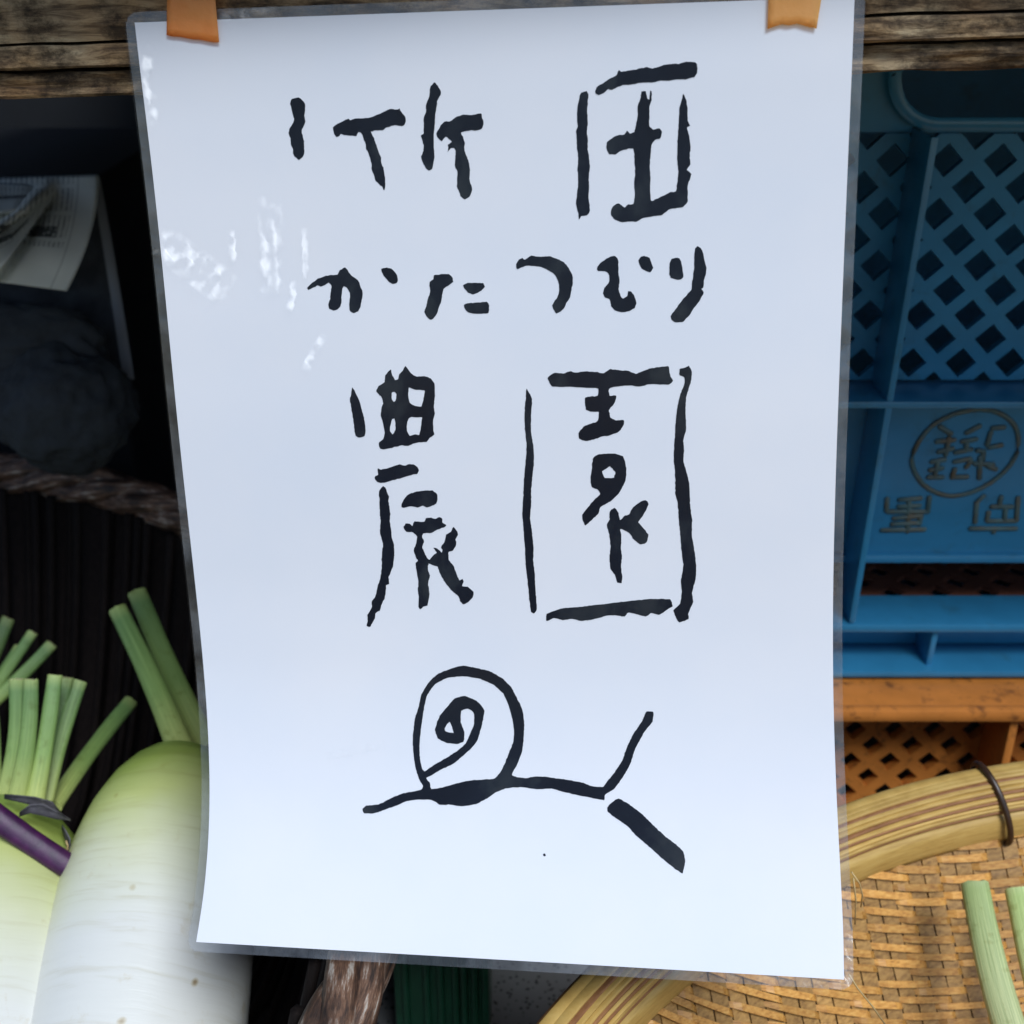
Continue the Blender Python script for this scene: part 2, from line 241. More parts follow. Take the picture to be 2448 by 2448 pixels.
  [[(73.0,155.6),(73.9,154.3),(75.2,154.3),(76.0,155.1),(76.8,153.6),(79.9,153.6),(80.6,152.4),(82.4,152.3),(83.6,152.6),(84.9,152.0),(85.9,152.4),(86.0,153.8),(87.2,154.7),(86.3,155.4),(84.1,156.2),(82.1,157.3),(79.4,157.5),(79.1,158.9),(79.5,160.5),(78.8,162.1),(79.6,164.3),(80.4,166.1),(81.0,166.4),(82.3,164.8),(83.5,163.9),(82.5,162.3),(83.7,162.5),(85.2,163.9),(85.5,162.9),(85.0,162.0),(86.3,160.4),(87.0,157.9),(88.6,156.9),(89.5,155.2),(90.5,156.3),(90.9,157.8),(90.0,159.4),(90.2,161.0),(88.9,163.2),(87.6,163.5),(87.3,166.3),(88.9,168.5),(89.7,171.0),(90.5,173.2),(91.6,172.7),(92.0,173.5),(91.3,175.1),(93.2,175.4),(94.9,176.9),(94.8,178.7),(93.2,180.4),(91.4,181.4),(90.4,180.2),(89.9,178.6),(87.5,176.4),(85.5,173.6),(84.1,170.8),(83.6,168.6),(82.1,168.3),(80.6,167.7),(80.2,169.6),(80.8,171.8),(80.0,174.4),(80.3,177.9),(79.4,182.0),(78.1,182.3),(76.8,183.3),(76.3,182.4),(76.6,179.5),(76.5,176.3),(76.8,173.8),(76.5,170.6),(76.3,167.5),(77.1,166.8),(76.4,165.3),(75.9,163.4),(76.7,161.2),(77.3,158.6),(76.0,157.2),(73.8,157.0)]],
 ],
 'en': [
  [[(114.7,110.2),(115.4,111.5),(116.3,113.2),(116.2,116.3),(115.9,119.8),(115.8,123.9),(116.4,128.4),(116.5,132.9),(115.9,137.9),(115.3,142.5),(115.1,147.6),(114.6,151.8),(115.1,156.9),(115.4,162.0),(115.1,165.8),(115.4,171.0),(115.5,177.2),(115.6,182.4),(114.7,183.9),(113.7,183.4),(113.3,179.6),(113.1,173.9),(112.6,168.2),(112.6,162.6),(112.4,156.5),(112.2,150.4),(112.7,144.8),(113.1,139.3),(113.9,132.9),(114.3,128.4),(113.9,123.4),(113.9,117.6),(114.4,113.2)]],
  [[(121.4,107.0),(123.4,105.4),(126.5,105.5),(128.7,104.8),(130.0,105.3),(133.1,104.9),(137.0,105.2),(138.7,105.6),(140.9,104.3),(144.8,104.7),(146.5,104.8),(148.7,105.8),(150.8,104.9),(153.8,104.0),(158.6,103.4),(159.2,106.2),(160.1,107.9),(159.0,109.0),(156.0,109.0),(153.4,108.8),(150.0,109.6),(146.5,109.3),(142.2,109.7),(140.4,110.3),(140.6,112.5),(142.6,112.4),(142.6,113.6),(141.7,115.4),(140.4,116.9),(140.8,119.3),(142.5,120.2),(144.9,120.1),(145.0,121.5),(143.4,123.8),(140.7,124.9),(138.1,125.3),(135.4,126.3),(132.8,126.7),(131.0,126.0),(130.8,124.3),(132.4,122.2),(135.0,121.1),(136.8,120.5),(137.3,117.6),(135.5,117.5),(133.3,116.9),(132.9,113.2),(135.1,112.7),(136.9,112.5),(137.1,110.2),(133.4,110.0),(129.1,109.7),(122.9,109.6)]],
  [[(135.1,132.3),(137.1,131.0),(141.5,130.7),(144.6,131.6),(145.4,134.1),(145.6,137.7),(144.9,140.4),(143.1,143.6),(140.9,145.9),(137.3,148.0),(136.6,150.1),(134.5,152.2),(132.4,154.1),(131.6,152.5),(131.4,150.6),(133.2,148.3),(135.5,145.5),(137.3,143.9),(136.5,142.3),(134.7,141.6),(134.3,139.1),(134.8,135.5)], [(140.4,134.8),(142.1,136.6),(141.7,138.5),(138.8,138.5),(138.0,136.4),(139.5,135.5)]],
  [[(140.1,149.6),(141.7,148.2),(143.0,150.0),(143.4,152.3),(144.8,150.9),(146.4,150.2),(147.5,148.1),(149.8,146.3),(151.5,145.6),(152.5,146.7),(151.9,148.5),(150.6,150.8),(149.2,152.7),(150.5,154.5),(152.3,156.8),(151.8,159.4),(149.8,160.1),(147.8,158.7),(146.3,156.4),(144.3,155.3),(143.4,155.1),(143.8,157.9),(143.5,161.6),(143.8,163.9),(143.4,167.7),(143.7,170.9),(143.5,173.0),(142.1,172.9),(141.5,170.5),(140.0,168.2),(139.8,164.9),(140.2,161.2),(140.0,157.5),(139.2,153.8),(140.1,151.9)]],
  [[(118.8,184.0),(123.6,182.0),(129.1,181.4),(135.5,180.5),(141.0,179.7),(146.5,178.9),(152.8,178.2),(158.7,178.1),(159.7,180.4),(158.1,181.4),(155.4,183.4),(152.7,182.9),(150.9,184.0),(145.5,182.9),(144.1,184.3),(140.9,183.8),(138.1,184.2),(135.4,185.0),(130.3,186.1),(127.1,185.4),(123.9,185.9),(121.1,185.3),(118.7,186.4)]],
  [[(162.1,104.3),(163.7,103.8),(165.0,103.4),(165.8,104.9),(165.7,107.3),(165.0,110.1),(164.2,112.7),(164.0,115.8),(164.0,118.9),(164.2,122.8),(163.4,126.4),(163.6,129.0),(163.4,133.0),(164.3,136.2),(165.2,139.8),(165.4,144.3),(165.6,148.4),(166.1,152.0),(166.0,157.1),(166.7,161.2),(167.3,166.3),(167.2,170.9),(165.9,175.6),(166.2,178.9),(164.6,182.7),(164.6,184.5),(161.7,185.8),(160.8,184.6),(159.9,181.8),(162.0,179.5),(162.7,175.7),(162.4,172.0),(163.3,167.3),(162.8,162.7),(162.4,157.1),(161.9,151.2),(161.7,146.6),(160.9,143.4),(160.9,137.5),(160.4,131.7),(160.7,126.4),(160.9,121.9),(161.4,116.7),(162.3,112.3),(163.7,108.4),(163.6,106.7),(162.2,106.2)]],
 ],
 'snail': [
  [[(53.7,251.8),(54.9,250.6),(59.3,250.0),(63.0,248.1),(67.4,246.1),(73.7,244.7),(74.6,243.4),(73.2,240.8),(72.1,236.6),(71.6,231.8),(71.7,226.9),(72.8,220.7),(74.2,216.9),(75.4,212.6),(77.8,208.8),(81.0,205.6),(85.5,203.6),(89.8,202.3),(94.7,203.0),(98.9,203.9),(103.0,206.2),(105.9,209.2),(107.6,212.8),(109.2,216.4),(109.7,220.7),(109.3,225.5),(108.6,230.4),(106.6,235.3),(104.8,238.3),(105.8,239.0),(109.5,239.4),(112.5,238.7),(116.8,238.8),(121.6,239.2),(127.6,240.0),(131.8,241.2),(135.0,241.2),(136.6,239.2),(139.1,236.1),(141.7,232.2),(143.6,227.3),(145.9,223.0),(148.7,219.0),(150.0,216.0),(152.4,215.9),(152.0,219.2),(149.1,222.9),(146.0,228.4),(144.0,233.9),(141.4,238.1),(138.9,241.5),(135.6,243.7),(135.2,245.5),(131.6,245.0),(126.8,244.3),(122.7,243.6),(117.9,242.5),(113.0,242.9),(108.2,242.4),(103.3,242.9),(99.6,244.2),(96.5,246.4),(92.7,248.4),(87.8,249.5),(83.5,249.0),(80.4,249.3),(77.3,247.8),(73.6,247.8),(69.3,248.4),(65.5,250.1),(61.1,251.8),(57.4,253.1),(54.2,253.1)], [(74.5,237.7),(73.9,234.7),(73.8,230.5),(74.4,225.6),(75.6,219.4),(77.2,213.1),(80.2,209.0),(84.7,206.6),(89.6,205.9),(95.1,206.5),(99.9,208.4),(103.1,211.4),(104.7,215.3),(105.7,219.6),(106.1,223.8),(105.7,227.5),(103.6,232.4),(101.7,236.7),(99.1,239.8),(94.8,240.5),(89.9,241.0),(84.9,242.4),(81.1,243.6),(77.4,244.2),(76.9,242.2),(75.8,240.7),(77.5,239.7),(81.3,237.5),(85.7,235.2),(90.2,231.4),(93.4,227.9),(95.2,223.0),(96.5,217.4),(94.7,214.7),(90.5,212.6),(86.7,213.5),(83.8,216.6),(81.2,219.8),(79.4,224.2),(80.2,227.2),(82.9,228.6),(86.6,228.9),(88.9,228.1),(89.4,225.0),(88.3,221.4),(88.7,217.7),(90.9,216.9),(92.8,218.2),(92.8,221.9),(91.1,225.6),(89.8,228.4),(87.1,230.9),(82.7,233.8),(78.3,236.4),(75.4,238.4)], [(84.5,221.5),(85.7,225.2),(83.1,224.9),(82.8,223.7)]],
  [[(136.2,247.8),(137.6,246.2),(140.0,244.8),(143.5,246.6),(147.6,249.6),(151.0,252.9),(154.7,256.2),(157.9,258.4),(160.4,260.8),(161.0,263.4),(160.1,267.5),(157.7,266.3),(154.2,263.7),(149.6,259.9),(145.0,256.1),(142.7,253.6),(139.2,251.4),(136.3,249.2)]],
 ],
 'dot': [
  [[(114.8,263.6),(115.2,263.4),(115.6,263.8),(115.5,264.2),(115.0,264.4),(114.7,264.0)]],
 ],
}

_sh = np.array(SHEET); _k = len(_sh)
_L = np.array([at(*r[:3]) for r in _sh]); _Rr = np.array([at(*r[3:]) for r in _sh])
def _rows(n=121):
    """dense smooth rows (Catmull-Rom) of both long edges"""
    out = []
    for A in (_L, _Rr):
        P = np.vstack([2 * A[0] - A[1], A, 2 * A[-1] - A[-2]]); r = []
        for q in range(n):
            t = q / (n - 1) * (_k - 1); i = min(int(t), _k - 2); f = t - i; p0, p1, p2, p3 = P[i:i + 4]
            r.append(0.5 * (2 * p1 + (p2 - p0) * f + (2 * p0 - 5 * p1 + 4 * p2 - p3) * f * f + (3 * p1 - p0 - 3 * p2 + p3) * f ** 3))
        out.append(np.array(r))
    return out
ROWL, ROWR = _rows()
def sheet(x, y, off=0.0):
    """point on the sheet at x mm from its left edge, y mm below its top edge, off metres towards the viewer"""
    u = x / 210.0; t = y / 297.0 * 120; i = int(min(max(math.floor(t), 0), 119)); f = t - i
    a = ROWL[i] * (1 - f) + ROWL[i + 1] * f; b = ROWR[i] * (1 - f) + ROWR[i + 1] * f
    p = Vector(a * (1 - u) + b * u)
    ac = b - a; dn = (ROWL[i + 1] - ROWL[i]) * (1 - u) + (ROWR[i + 1] - ROWR[i]) * u
    i0 = max(i - 2, 0); i1 = min(i + 3, 120); dn = (ROWL[i1] - ROWL[i0]) * (1 - u) + (ROWR[i1] - ROWR[i0]) * u
    n = Vector(np.cross(dn, ac)).normalized()
    return p + n * off

# ------------------------------------------------------------------ wooden shelf above (its front edge carries the sign)
pL, pR = sheet(0, 0), sheet(210, 0)
ex = (pR - pL).normalized(); ey = Vector((0, 0, 1)).cross(ex).normalized(); ez = ex.cross(ey).normalized()
mid = (pL + pR) / 2 + ey * 0.004
def shelf_frame(p): return mid + ex * p.x + ey * p.y + ez * p.z
shelf = empty('wooden_shelf', mid, 'weathered wooden shelf board whose rough front edge the sign hangs from', 'shelf')
_origin[shelf.name] = mid
def rough_plank(y0, z0, z1, amp, seed, y1=0.66, x0=-.36, x1=.75, name='plank'):
    """a long board with a splintered, uneven front edge"""
    m = MB(); n = 380; sec = 8; vs = []; fs = []
    for i in range(n + 1):
        x = x0 + (x1 - x0) * i / n
        for j in range(sec + 1):
            z = z0 + (z1 - z0) * j / sec
            q = amp * (noise.noise(Vector((x * 28 + seed, z * 160, seed))) * 1.0 + 0.7 * noise.noise(Vector((x * 90, z * 400, seed * 2))))
            edge = 0.0012 * (1 if j in (0, sec) else 0)
            zz = z + (0.5 * amp * noise.noise(Vector((x * 45, seed * 3, j))) if j in (0, sec) else 0)
            vs.append((x, y0 + edge + q, zz))
        vs.append((x, y1, z1)); vs.append((x, y1, z0))
    w = sec + 3
    for i in range(n):
        for j in range(w):
            k = (j + 1) % w; fs.append((i * w + j, (i + 1) * w + j, (i + 1) * w + k, i * w + k))
    fs.append(tuple(range(w))); fs.append(tuple(n * w + j for j in reversed(range(w))))
    m.add(vs, fs); return m.build(name, M['wood'], shelf, warp=shelf_frame)
rough_plank(0.0045, -0.0215, -0.0140, 0.0022, 3)
rough_plank(0.0005, -0.0128, -0.0060, 0.0013, 11)
rough_plank(0.0000, -0.0050, 0.0330, 0.0012, 23)
m = MB(); m.box(-.36, .75, -1.0, 0.66, 0.0345, 0.052, 0.002)
m.v = [(x, y if y > 0 else y + 1.0 - min(.040, max(.006, .0165 - .095 * x)), z) for x, y, z in m.v]  # unseen board, front edge tapered to cast more shade at upper left
m.build('overhanging_shade_board', M['wood'], shelf, warp=shelf_frame)

# ------------------------------------------------------------------ laminated sign
sign = empty('laminated_sign', sheet(105, 297), 'laminated white paper sign with brush lettering and a drawn snail', 'sign')
def paper_mat():
    m, t, b, o = nt('white_paper'); v = coord(t, 'Object'); n = noisetex(t, v, 13, 4)
    c = ramp(t, n, [(0.35, (0.75, 0.772, 0.84)), (0.65, (0.795, 0.798, 0.845))]).outputs[0]
    t.links.new(c, b.inputs['Base Color']); b.inputs['Roughness'].default_value = 0.7; b.inputs['Specular IOR Level'].default_value = 0.2; return m
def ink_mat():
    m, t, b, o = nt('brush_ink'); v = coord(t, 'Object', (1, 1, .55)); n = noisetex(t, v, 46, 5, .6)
    c = ramp(t, n, [(0.40, (0.0010, 0.0030, 0.010)), (0.55, (0.003, 0.006, 0.015)), (0.62, (0.013, 0.018, 0.026)), (0.74, (0.026, 0.030, 0.036))]).outputs[0]  # greyer patches in the ink colour stand in for film reflections
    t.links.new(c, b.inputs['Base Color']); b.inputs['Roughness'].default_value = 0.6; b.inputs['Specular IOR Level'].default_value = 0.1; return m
def film_mat():
    m, t, b, o = nt('laminate_film')
    gl = N(t, 'ShaderNodeBsdfGlossy'); gl.inputs['Roughness'].default_value = 0.06
    tr = N(t, 'ShaderNodeBsdfTransparent'); tr.inputs['Color'].default_value = (0.97, 0.97, 0.97, 1)
    di = N(t, 'ShaderNodeBsdfDiffuse'); di.inputs['Color'].default_value = (0.75, 0.78, 0.82, 1)
    m1 = N(t, 'ShaderNodeMixShader'); m1.inputs[0].default_value = 0.006; t.links.new(tr.outputs[0], m1.inputs[1]); t.links.new(di.outputs[0], m1.inputs[2])
    fr = N(t, 'ShaderNodeFresnel'); fr.inputs['IOR'].default_value = 1.24
    m2 = N(t, 'ShaderNodeMixShader'); t.links.new(fr.outputs[0], m2.inputs[0]); t.links.new(m1.outputs[0], m2.inputs[1]); t.links.new(gl.outputs[0], m2.inputs[2])
    t.links.new(m2.outputs[0], o.inputs['Surface']); t.nodes.remove(b); return m
def margin_mat():
    m, t, b, o = nt('laminate_rim'); 
    gl = N(t, 'ShaderNodeBsdfGlossy'); gl.inputs['Roughness'].default_value = 0.15
    tr = N(t, 'ShaderNodeBsdfTransparent'); tr.inputs['Color'].default_value = (0.93, 0.94, 0.95, 1)
    di = N(t, 'ShaderNodeBsdfDiffuse'); di.inputs['Color'].default_value = (0.70, 0.74, 0.80, 1)
    v = coord(t, 'Object'); n = noisetex(t, v, 60, 4, .6); rr = ramp(t, n, [(0.35, (0.03, 0.03, 0.03)), (0.7, (0.17, 0.17, 0.17))]).outputs[0]
    bmp = N(t, 'ShaderNodeBump'); bmp.inputs['Strength'].default_value = 0.22; bmp.inputs['Distance'].default_value = 0.003; t.links.new(n, bmp.inputs['Height']); t.links.new(bmp.outputs[0], gl.inputs['Normal'])
    m1 = N(t, 'ShaderNodeMixShader'); t.links.new(rr, m1.inputs[0]); t.links.new(tr.outputs[0], m1.inputs[1]); t.links.new(di.outputs[0], m1.inputs[2])
    fr = N(t, 'ShaderNodeFresnel'); fr.inputs['IOR'].default_value = 1.6
    m2 = N(t, 'ShaderNodeMixShader'); t.links.new(fr.outputs[0], m2.inputs[0]); t.links.new(m1.outputs[0], m2.inputs[1]); t.links.new(gl.outputs[0], m2.inputs[2])
    t.links.new(m2.outputs[0], o.inputs['Surface']); t.nodes.remove(b); return m
def glare_facet_mat():
    m, t, b, o = nt('film_glare'); t.nodes.remove(b); gl = N(t, 'ShaderNodeBsdfGlossy'); gl.inputs['Roughness'].default_value = 0.38; tr = N(t, 'ShaderNodeBsdfTransparent')
    a = N(t, 'ShaderNodeAttribute'); a.attribute_name = 'along'; ml = N(t, 'ShaderNodeMath', operation='MULTIPLY'); ml.inputs[1].default_value = .05; t.links.new(a.outputs['Fac'], ml.inputs[0])
    ms = N(t, 'ShaderNodeMixShader'); t.links.new(ml.outputs[0], ms.inputs[0]); t.links.new(tr.outputs[0], ms.inputs[1]); t.links.new(gl.outputs[0], ms.inputs[2]); t.links.new(ms.outputs[0], o.inputs['Surface']); return m
M['glare_facets'] = glare_facet_mat()
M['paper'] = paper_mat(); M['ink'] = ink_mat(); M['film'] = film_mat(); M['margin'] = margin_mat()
def grid_sheet(name, mat, parent, nx, ny, x0, x1, y0, y1, off, rad=0.0, wave=0.0):
    vs = []; fs = []
    for j in range(ny + 1):
        for i in range(nx + 1):
            x = x0 + (x1 - x0) * i / nx; y = y0 + (y1 - y0) * j / ny
            if rad:
                cx_ = min(max(x, x0 + rad), x1 - rad); cy_ = min(max(y, y0 + rad), y1 - rad); dx, dy = x - cx_, y - cy_
                l = math.hypot(dx, dy)
                if dx and dy and l > rad: x, y = cx_ + dx * rad / l, cy_ + dy * rad / l
            o2 = off + (wave * noise.noise(Vector((x * 0.035, y * 0.015, 3.1))) if wave else 0)
            vs.append(sheet(x, y, o2))
    for j in range(ny):
        for i in range(nx):
            k = j * (nx + 1) + i; fs.append((k, k + nx + 1, k + nx + 2, k + 1))
    m = MB(); m.add(vs, fs); return m.build(name, mat, parent, smooth=True)
paper = grid_sheet('paper_sheet', M['paper'], sign, 24, 120, 0, 210, 0, 297, 0.0)
film = grid_sheet('laminate_film', M['film'], sign, 72, 100, -3.0, 213.0, -3.0, 300.0, 0.00075, 4.0, 0.0006)
grid_sheet('laminate_backing', M['margin'], sign, 72, 100, -2.95, 212.95, -2.95, 299.95, -0.00035, 4.0)

# small glossy facets added over the film to make its patches of glare
def glare_facets(cx_, cy_, lx, ly, ang, slope, step, seed, thr=0.0):
    """a run of tilted facets, step mm apart, that lean to mirror the sun as glare"""
    n1, n2 = max(6, int(lx * 4)), max(6, int(ly * 4)); vs = []; fs = []; at_ = []; saw = []; ca, sa = math.cos(R(ang)), math.sin(R(ang))
    for j in range(n2 + 1):
        for i in range(n1 + 1):
            u, v = 2 * i / n1 - 1, 2 * j / n2 - 1; a, b_ = u * lx / 2, v * ly / 2; x, y = cx_ + a * ca - b_ * sa, cy_ + a * sa + b_ * ca
            mask = max(0, 1 - u * u) * max(0, 1 - v * v); h = noise.noise(Vector((a * .33, b_ * .24, seed))) + .3 * noise.noise(Vector((a * .8, b_ * .5, seed + 9)))
            sw = ((y * .74 - x * .67 + .8 * noise.noise(Vector((x * .25, seed, 0)))) / step) % 1.0; saw.append(sw)
            at_.append(min(1.0, max(0.0, (h - thr) * 2.2) * min(1, mask * 2.0) * (.85 + .15 * math.sin(math.pi * sw)))); vs.append(sheet(x, y, .0013 + slope * sw * step * .001))
    for j in range(n2):
        for i in range(n1):
            k = j * (n1 + 1) + i; q = (k, k + n1 + 1, k + n1 + 2, k + 1)
            if max(at_[w] for w in q) > .01 and max(saw[w] for w in q) - min(saw[w] for w in q) < .5: fs.append(q)
    if not fs: return
    m = MB(); m.add(vs, fs, at_); m.build('film_glare_facet', M['glare_facets'], sign, smooth=True)
for c in ((11, 71, 28, 12, 38, .60, 3.2, 1.0, -.12), (36.4, 65.5, 8, 30, 4, .60, 3.4, 5.0, -.12), (47.2, 68, 2.2, 16, 3, .6, 3, 8.0, -.3), (24, 65.5, 2.6, 10, 2, .6, 3, 3.0, -.3), (3.2, 18, 4.0, 24, 2, .6, 3, 12.0, -.15), (48, 98.5, 14, 3.2, -58, .6, 3, 15.0, -.25), (42, 81, 2.6, 10, 15, .6, 3, 17.0, -.2), (52, 232, 22, 3.0, -14, .25, 4, 41.0, -.2), (36, -1.0, 18, 3.2, -4, .6, 3, 31.0, -.3)): glare_facets(*c)

def roughen(loop, seed):
    """break the outline of a brush stroke into many small steps with a ragged edge"""
    n = len(loop); out = []
    for i in range(n):
        p0 = np.array(loop[i - 1]); p1 = np.array(loop[i]); p2 = np.array(loop[(i + 1) % n]); p3 = np.array(loop[(i + 2) % n])
        k = max(1, int(np.linalg.norm(p2 - p1) / 0.45))
        for q in range(k):
            f = q / k; c = 0.5 * (2 * p1 + (p2 - p0) * f * .7 + (2 * p0 - 5 * p1 + 4 * p2 - p3) * f * f * .7 + (3 * p1 - p0 - 3 * p2 + p3) * f ** 3 * .7)
            c = p1 * (1 - f) * .3 + p2 * f * .3 + c * .7 if k > 1 else p1
            w = 0.13; out.append((c[0] + w * noise.noise(Vector((c[0] * 1.7, c[1] * 1.7, seed))) + .035 * rng.normal(), c[1] + w * noise.noise(Vector((c[0] * 1.7, c[1] * 1.7, seed + 50))) + .035 * rng.normal()))
    return out
INK_LABEL = {'take': 'brush-written bamboo character at top left of the sheet', 'dan': 'brush-written boxed character at top right of the sheet', 'ka': 'first kana of the row, with its dot',
 'ta': 'second kana of the row', 'tsu': 'third kana, a single hook', 'mu': 'fourth kana with a dot', 'ri': 'last kana, two strokes', 'nou': 'large brush character at lower left', 'en': 'large framed brush character at lower right',
 'snail': 'brush drawing of a snail with two feelers', 'dot': 'tiny ink speck below the snail'}
for gi, (key, strokes) in enumerate(INK.items()):
    bm = bmesh.new()
    for si, loops in enumerate(strokes):
        lp = [[Vector((x, y, 0)) for x, y in roughen(l, gi * 13 + si)] for l in loops]
        flat = [p for l in lp for p in l]; vs = [bm.verts.new(p) for p in flat]
        for tri in tessellate_polygon(lp):
            try: bm.faces.new([vs[i] for i in tri])
            except ValueError: pass
    ys = [v.co.y for v in bm.verts]; y = math.ceil(min(ys) / 3) * 3
    while y < max(ys):
        bmesh.ops.bisect_plane(bm, geom=list(bm.verts) + list(bm.edges) + list(bm.faces), dist=1e-5, plane_co=(0, y, 0), plane_no=(0, 1, 0)); y += 3
    for v in bm.verts: v.co = sheet(v.co.x, v.co.y, 0.00013)
    bmesh.ops.recalc_face_normals(bm, faces=bm.faces)
    me = bpy.data.meshes.new('ink_mark'); bm.to_mesh(me); bm.free()
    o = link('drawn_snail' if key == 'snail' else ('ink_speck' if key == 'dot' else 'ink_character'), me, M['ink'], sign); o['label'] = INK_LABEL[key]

# tape strips
def tape_mat(name, c0, c1, tc, k):
    m, t, b, o = nt(name); v = coord(t, 'Object', (1, 1, 1)); n = noisetex(t, v, 90, 5, .6)
    c = ramp(t, n, [(0.3, c0), (0.7, c1)]).outputs[0]; t.links.new(c, b.inputs['Base Color']); b.inputs['Roughness'].default_value = 0.3; bump(t, b, n, .6, .0015)
    tr = N(t, 'ShaderNodeBsdfTransparent'); tr.inputs['Color'].default_value = (*tc, 1)
    ms = N(t, 'ShaderNodeMixShader'); ms.inputs[0].default_value = k; t.links.new(tr.outputs[0], ms.inputs[1]); t.links.new(b.outputs[0], ms.inputs[2]); t.links.new(ms.outputs[0], o.inputs['Surface']); return m
M['tape'] = tape_mat('orange_tape', (0.90, 0.37, 0.09), (0.95, 0.46, 0.14), (1.0, 0.55, 0.20), .5); M['tapelight'] = tape_mat('pale_orange_tape', (0.92, 0.52, 0.17), (0.98, 0.60, 0.24), (1.0, 0.72, 0.38), .45)
def tape(label, bottom, xl, xr, mat, top=-16):
    """bottom: list of (x, y) along the torn lower end, left to right"""
    vs = []; fs = []; n = len(bottom); rows = 9
    for j in range(rows + 1):
        f = j / rows
        for i, (x, y) in enumerate(bottom):
            u = i / (n - 1); tx = xl + (xr - xl) * u
            vs.append(sheet(x * (1 - f) + tx * f, y * (1 - f) + top * f, 0.0011 if y * (1 - f) + top * f > -4 else 0.0011))
    for j in range(rows):
        for i in range(n - 1): k = j * n + i; fs.append((k, k + 1, k + n + 1, k + n))
    m = MB(); m.add(vs, fs); o = m.build('tape_strip', mat, smooth=True)
    md = o.modifiers.new('thickness', 'SOLIDIFY'); md.thickness = 0.0001; md.offset = 0
    return tag(o, label, 'tape', 'tape strips holding the sign')
tape('deep orange tape strip with a slanted end at the upper left of the sign', [(9.9 + i * 15.9 / 8, 3.9 + 2.6 * i / 8 + .12 * math.sin(i * 2.1)) for i in range(9)], 12.6, 26.0, M['tape'])
tape('pale orange tape strip with a torn end at the upper right of the sign', [(186.1, 7.8), (187.9, 7.2), (190.2, 6.6), (192.0, 7.0), (194.3, 6.6), (197.2, 7.5), (199.7, 8.1)], 186.3, 203.0, M['tapelight'])

# ------------------------------------------------------------------ lattice panels and crates
def lattice(x0, x1, z0, z1, pitch, bar, th, y=0.0, ox=0.0, oz=0.0):
    """a moulded diamond lattice in the xz plane, th deep"""
    bm = bmesh.new(); h = pitch / 2; k = 1 - bar / (h * math.sqrt(2)) ; cache = {}
    def V(x, yy, z):
        key = (round(x * 1e6), round(yy * 1e6), round(z * 1e6))
        if key not in cache: cache[key] = bm.verts.new((x, yy, z))
        return cache[key]
    a0 = int((x0 - ox) / h) - 2; a1 = int((x1 - ox) / h) + 2; b0 = int((z0 - oz) / h) - 2; b1 = int((z1 - oz) / h) + 2
    for a in range(a0, a1 + 1):
        for b in range(b0, b1 + 1):
            if (a + b) % 2: continue
            cx_, cz = ox + a * h, oz + b * h
            if cx_ < x0 - h or cx_ > x1 + h or cz < z0 - h or cz > z1 + h: continue
            D = [(h, 0), (0, h), (-h, 0), (0, -h)]
            for q in range(4):
                (p, r), (p2, r2) = D[q], D[(q + 1) % 4]
                o1 = (cx_ + p, cz + r); o2 = (cx_ + p2, cz + r2); i1 = (cx_ + p * k, cz + r * k); i2 = (cx_ + p2 * k, cz + r2 * k)
                for yy in (y, y + th): bm.faces.new([V(o1[0], yy, o1[1]), V(o2[0], yy, o2[1]), V(i2[0], yy, i2[1]), V(i1[0], yy, i1[1])])
                bm.faces.new([V(i1[0], y, i1[1]), V(i2[0], y, i2[1]), V(i2[0], y + th, i2[1]), V(i1[0], y + th, i1[1])])
    for co, no in (((x0, 0, 0), (-1, 0, 0)), ((x1, 0, 0), (1, 0, 0)), ((0, 0, z0), (0, 0, -1)), ((0, 0, z1), (0, 0, 1))):
        bmesh.ops.bisect_plane(bm, geom=list(bm.verts) + list(bm.edges) + list(bm.faces), dist=1e-7, plane_co=co, plane_no=no, clear_outer=True)
    m = MB(); m.bm(bm); return m

BX0, BX1 = 0.045, 0.60
BY = 0.55
def blue_warp(p): return Vector((p.x - 0.018 * (p.z - 0.88) * -1.0 * 0.9, BY + p.y - 0.052 * (p.z - 0.853), p.z))
blue = empty('blue_crate', (0.32, BY + .15, 0.853), 'blue plastic lattice crate with raised lettering, stacked on the orange crate', 'crate')
def part(mb_, name, mat, root, warp=None, sm=True):
    o = mb_.build(name, mat, root, warp=warp)
    return smooth_angle(o, 35) if sm else o
W = 0.028   # how far the ribs stand proud of the wall
part(lattice(BX0, BX1, 1.004, 1.119, 0.0237, 0.0062, 0.004, W, 0.010, 0.0055), 'lattice_panel', M['blue'], blue, blue_warp, False)
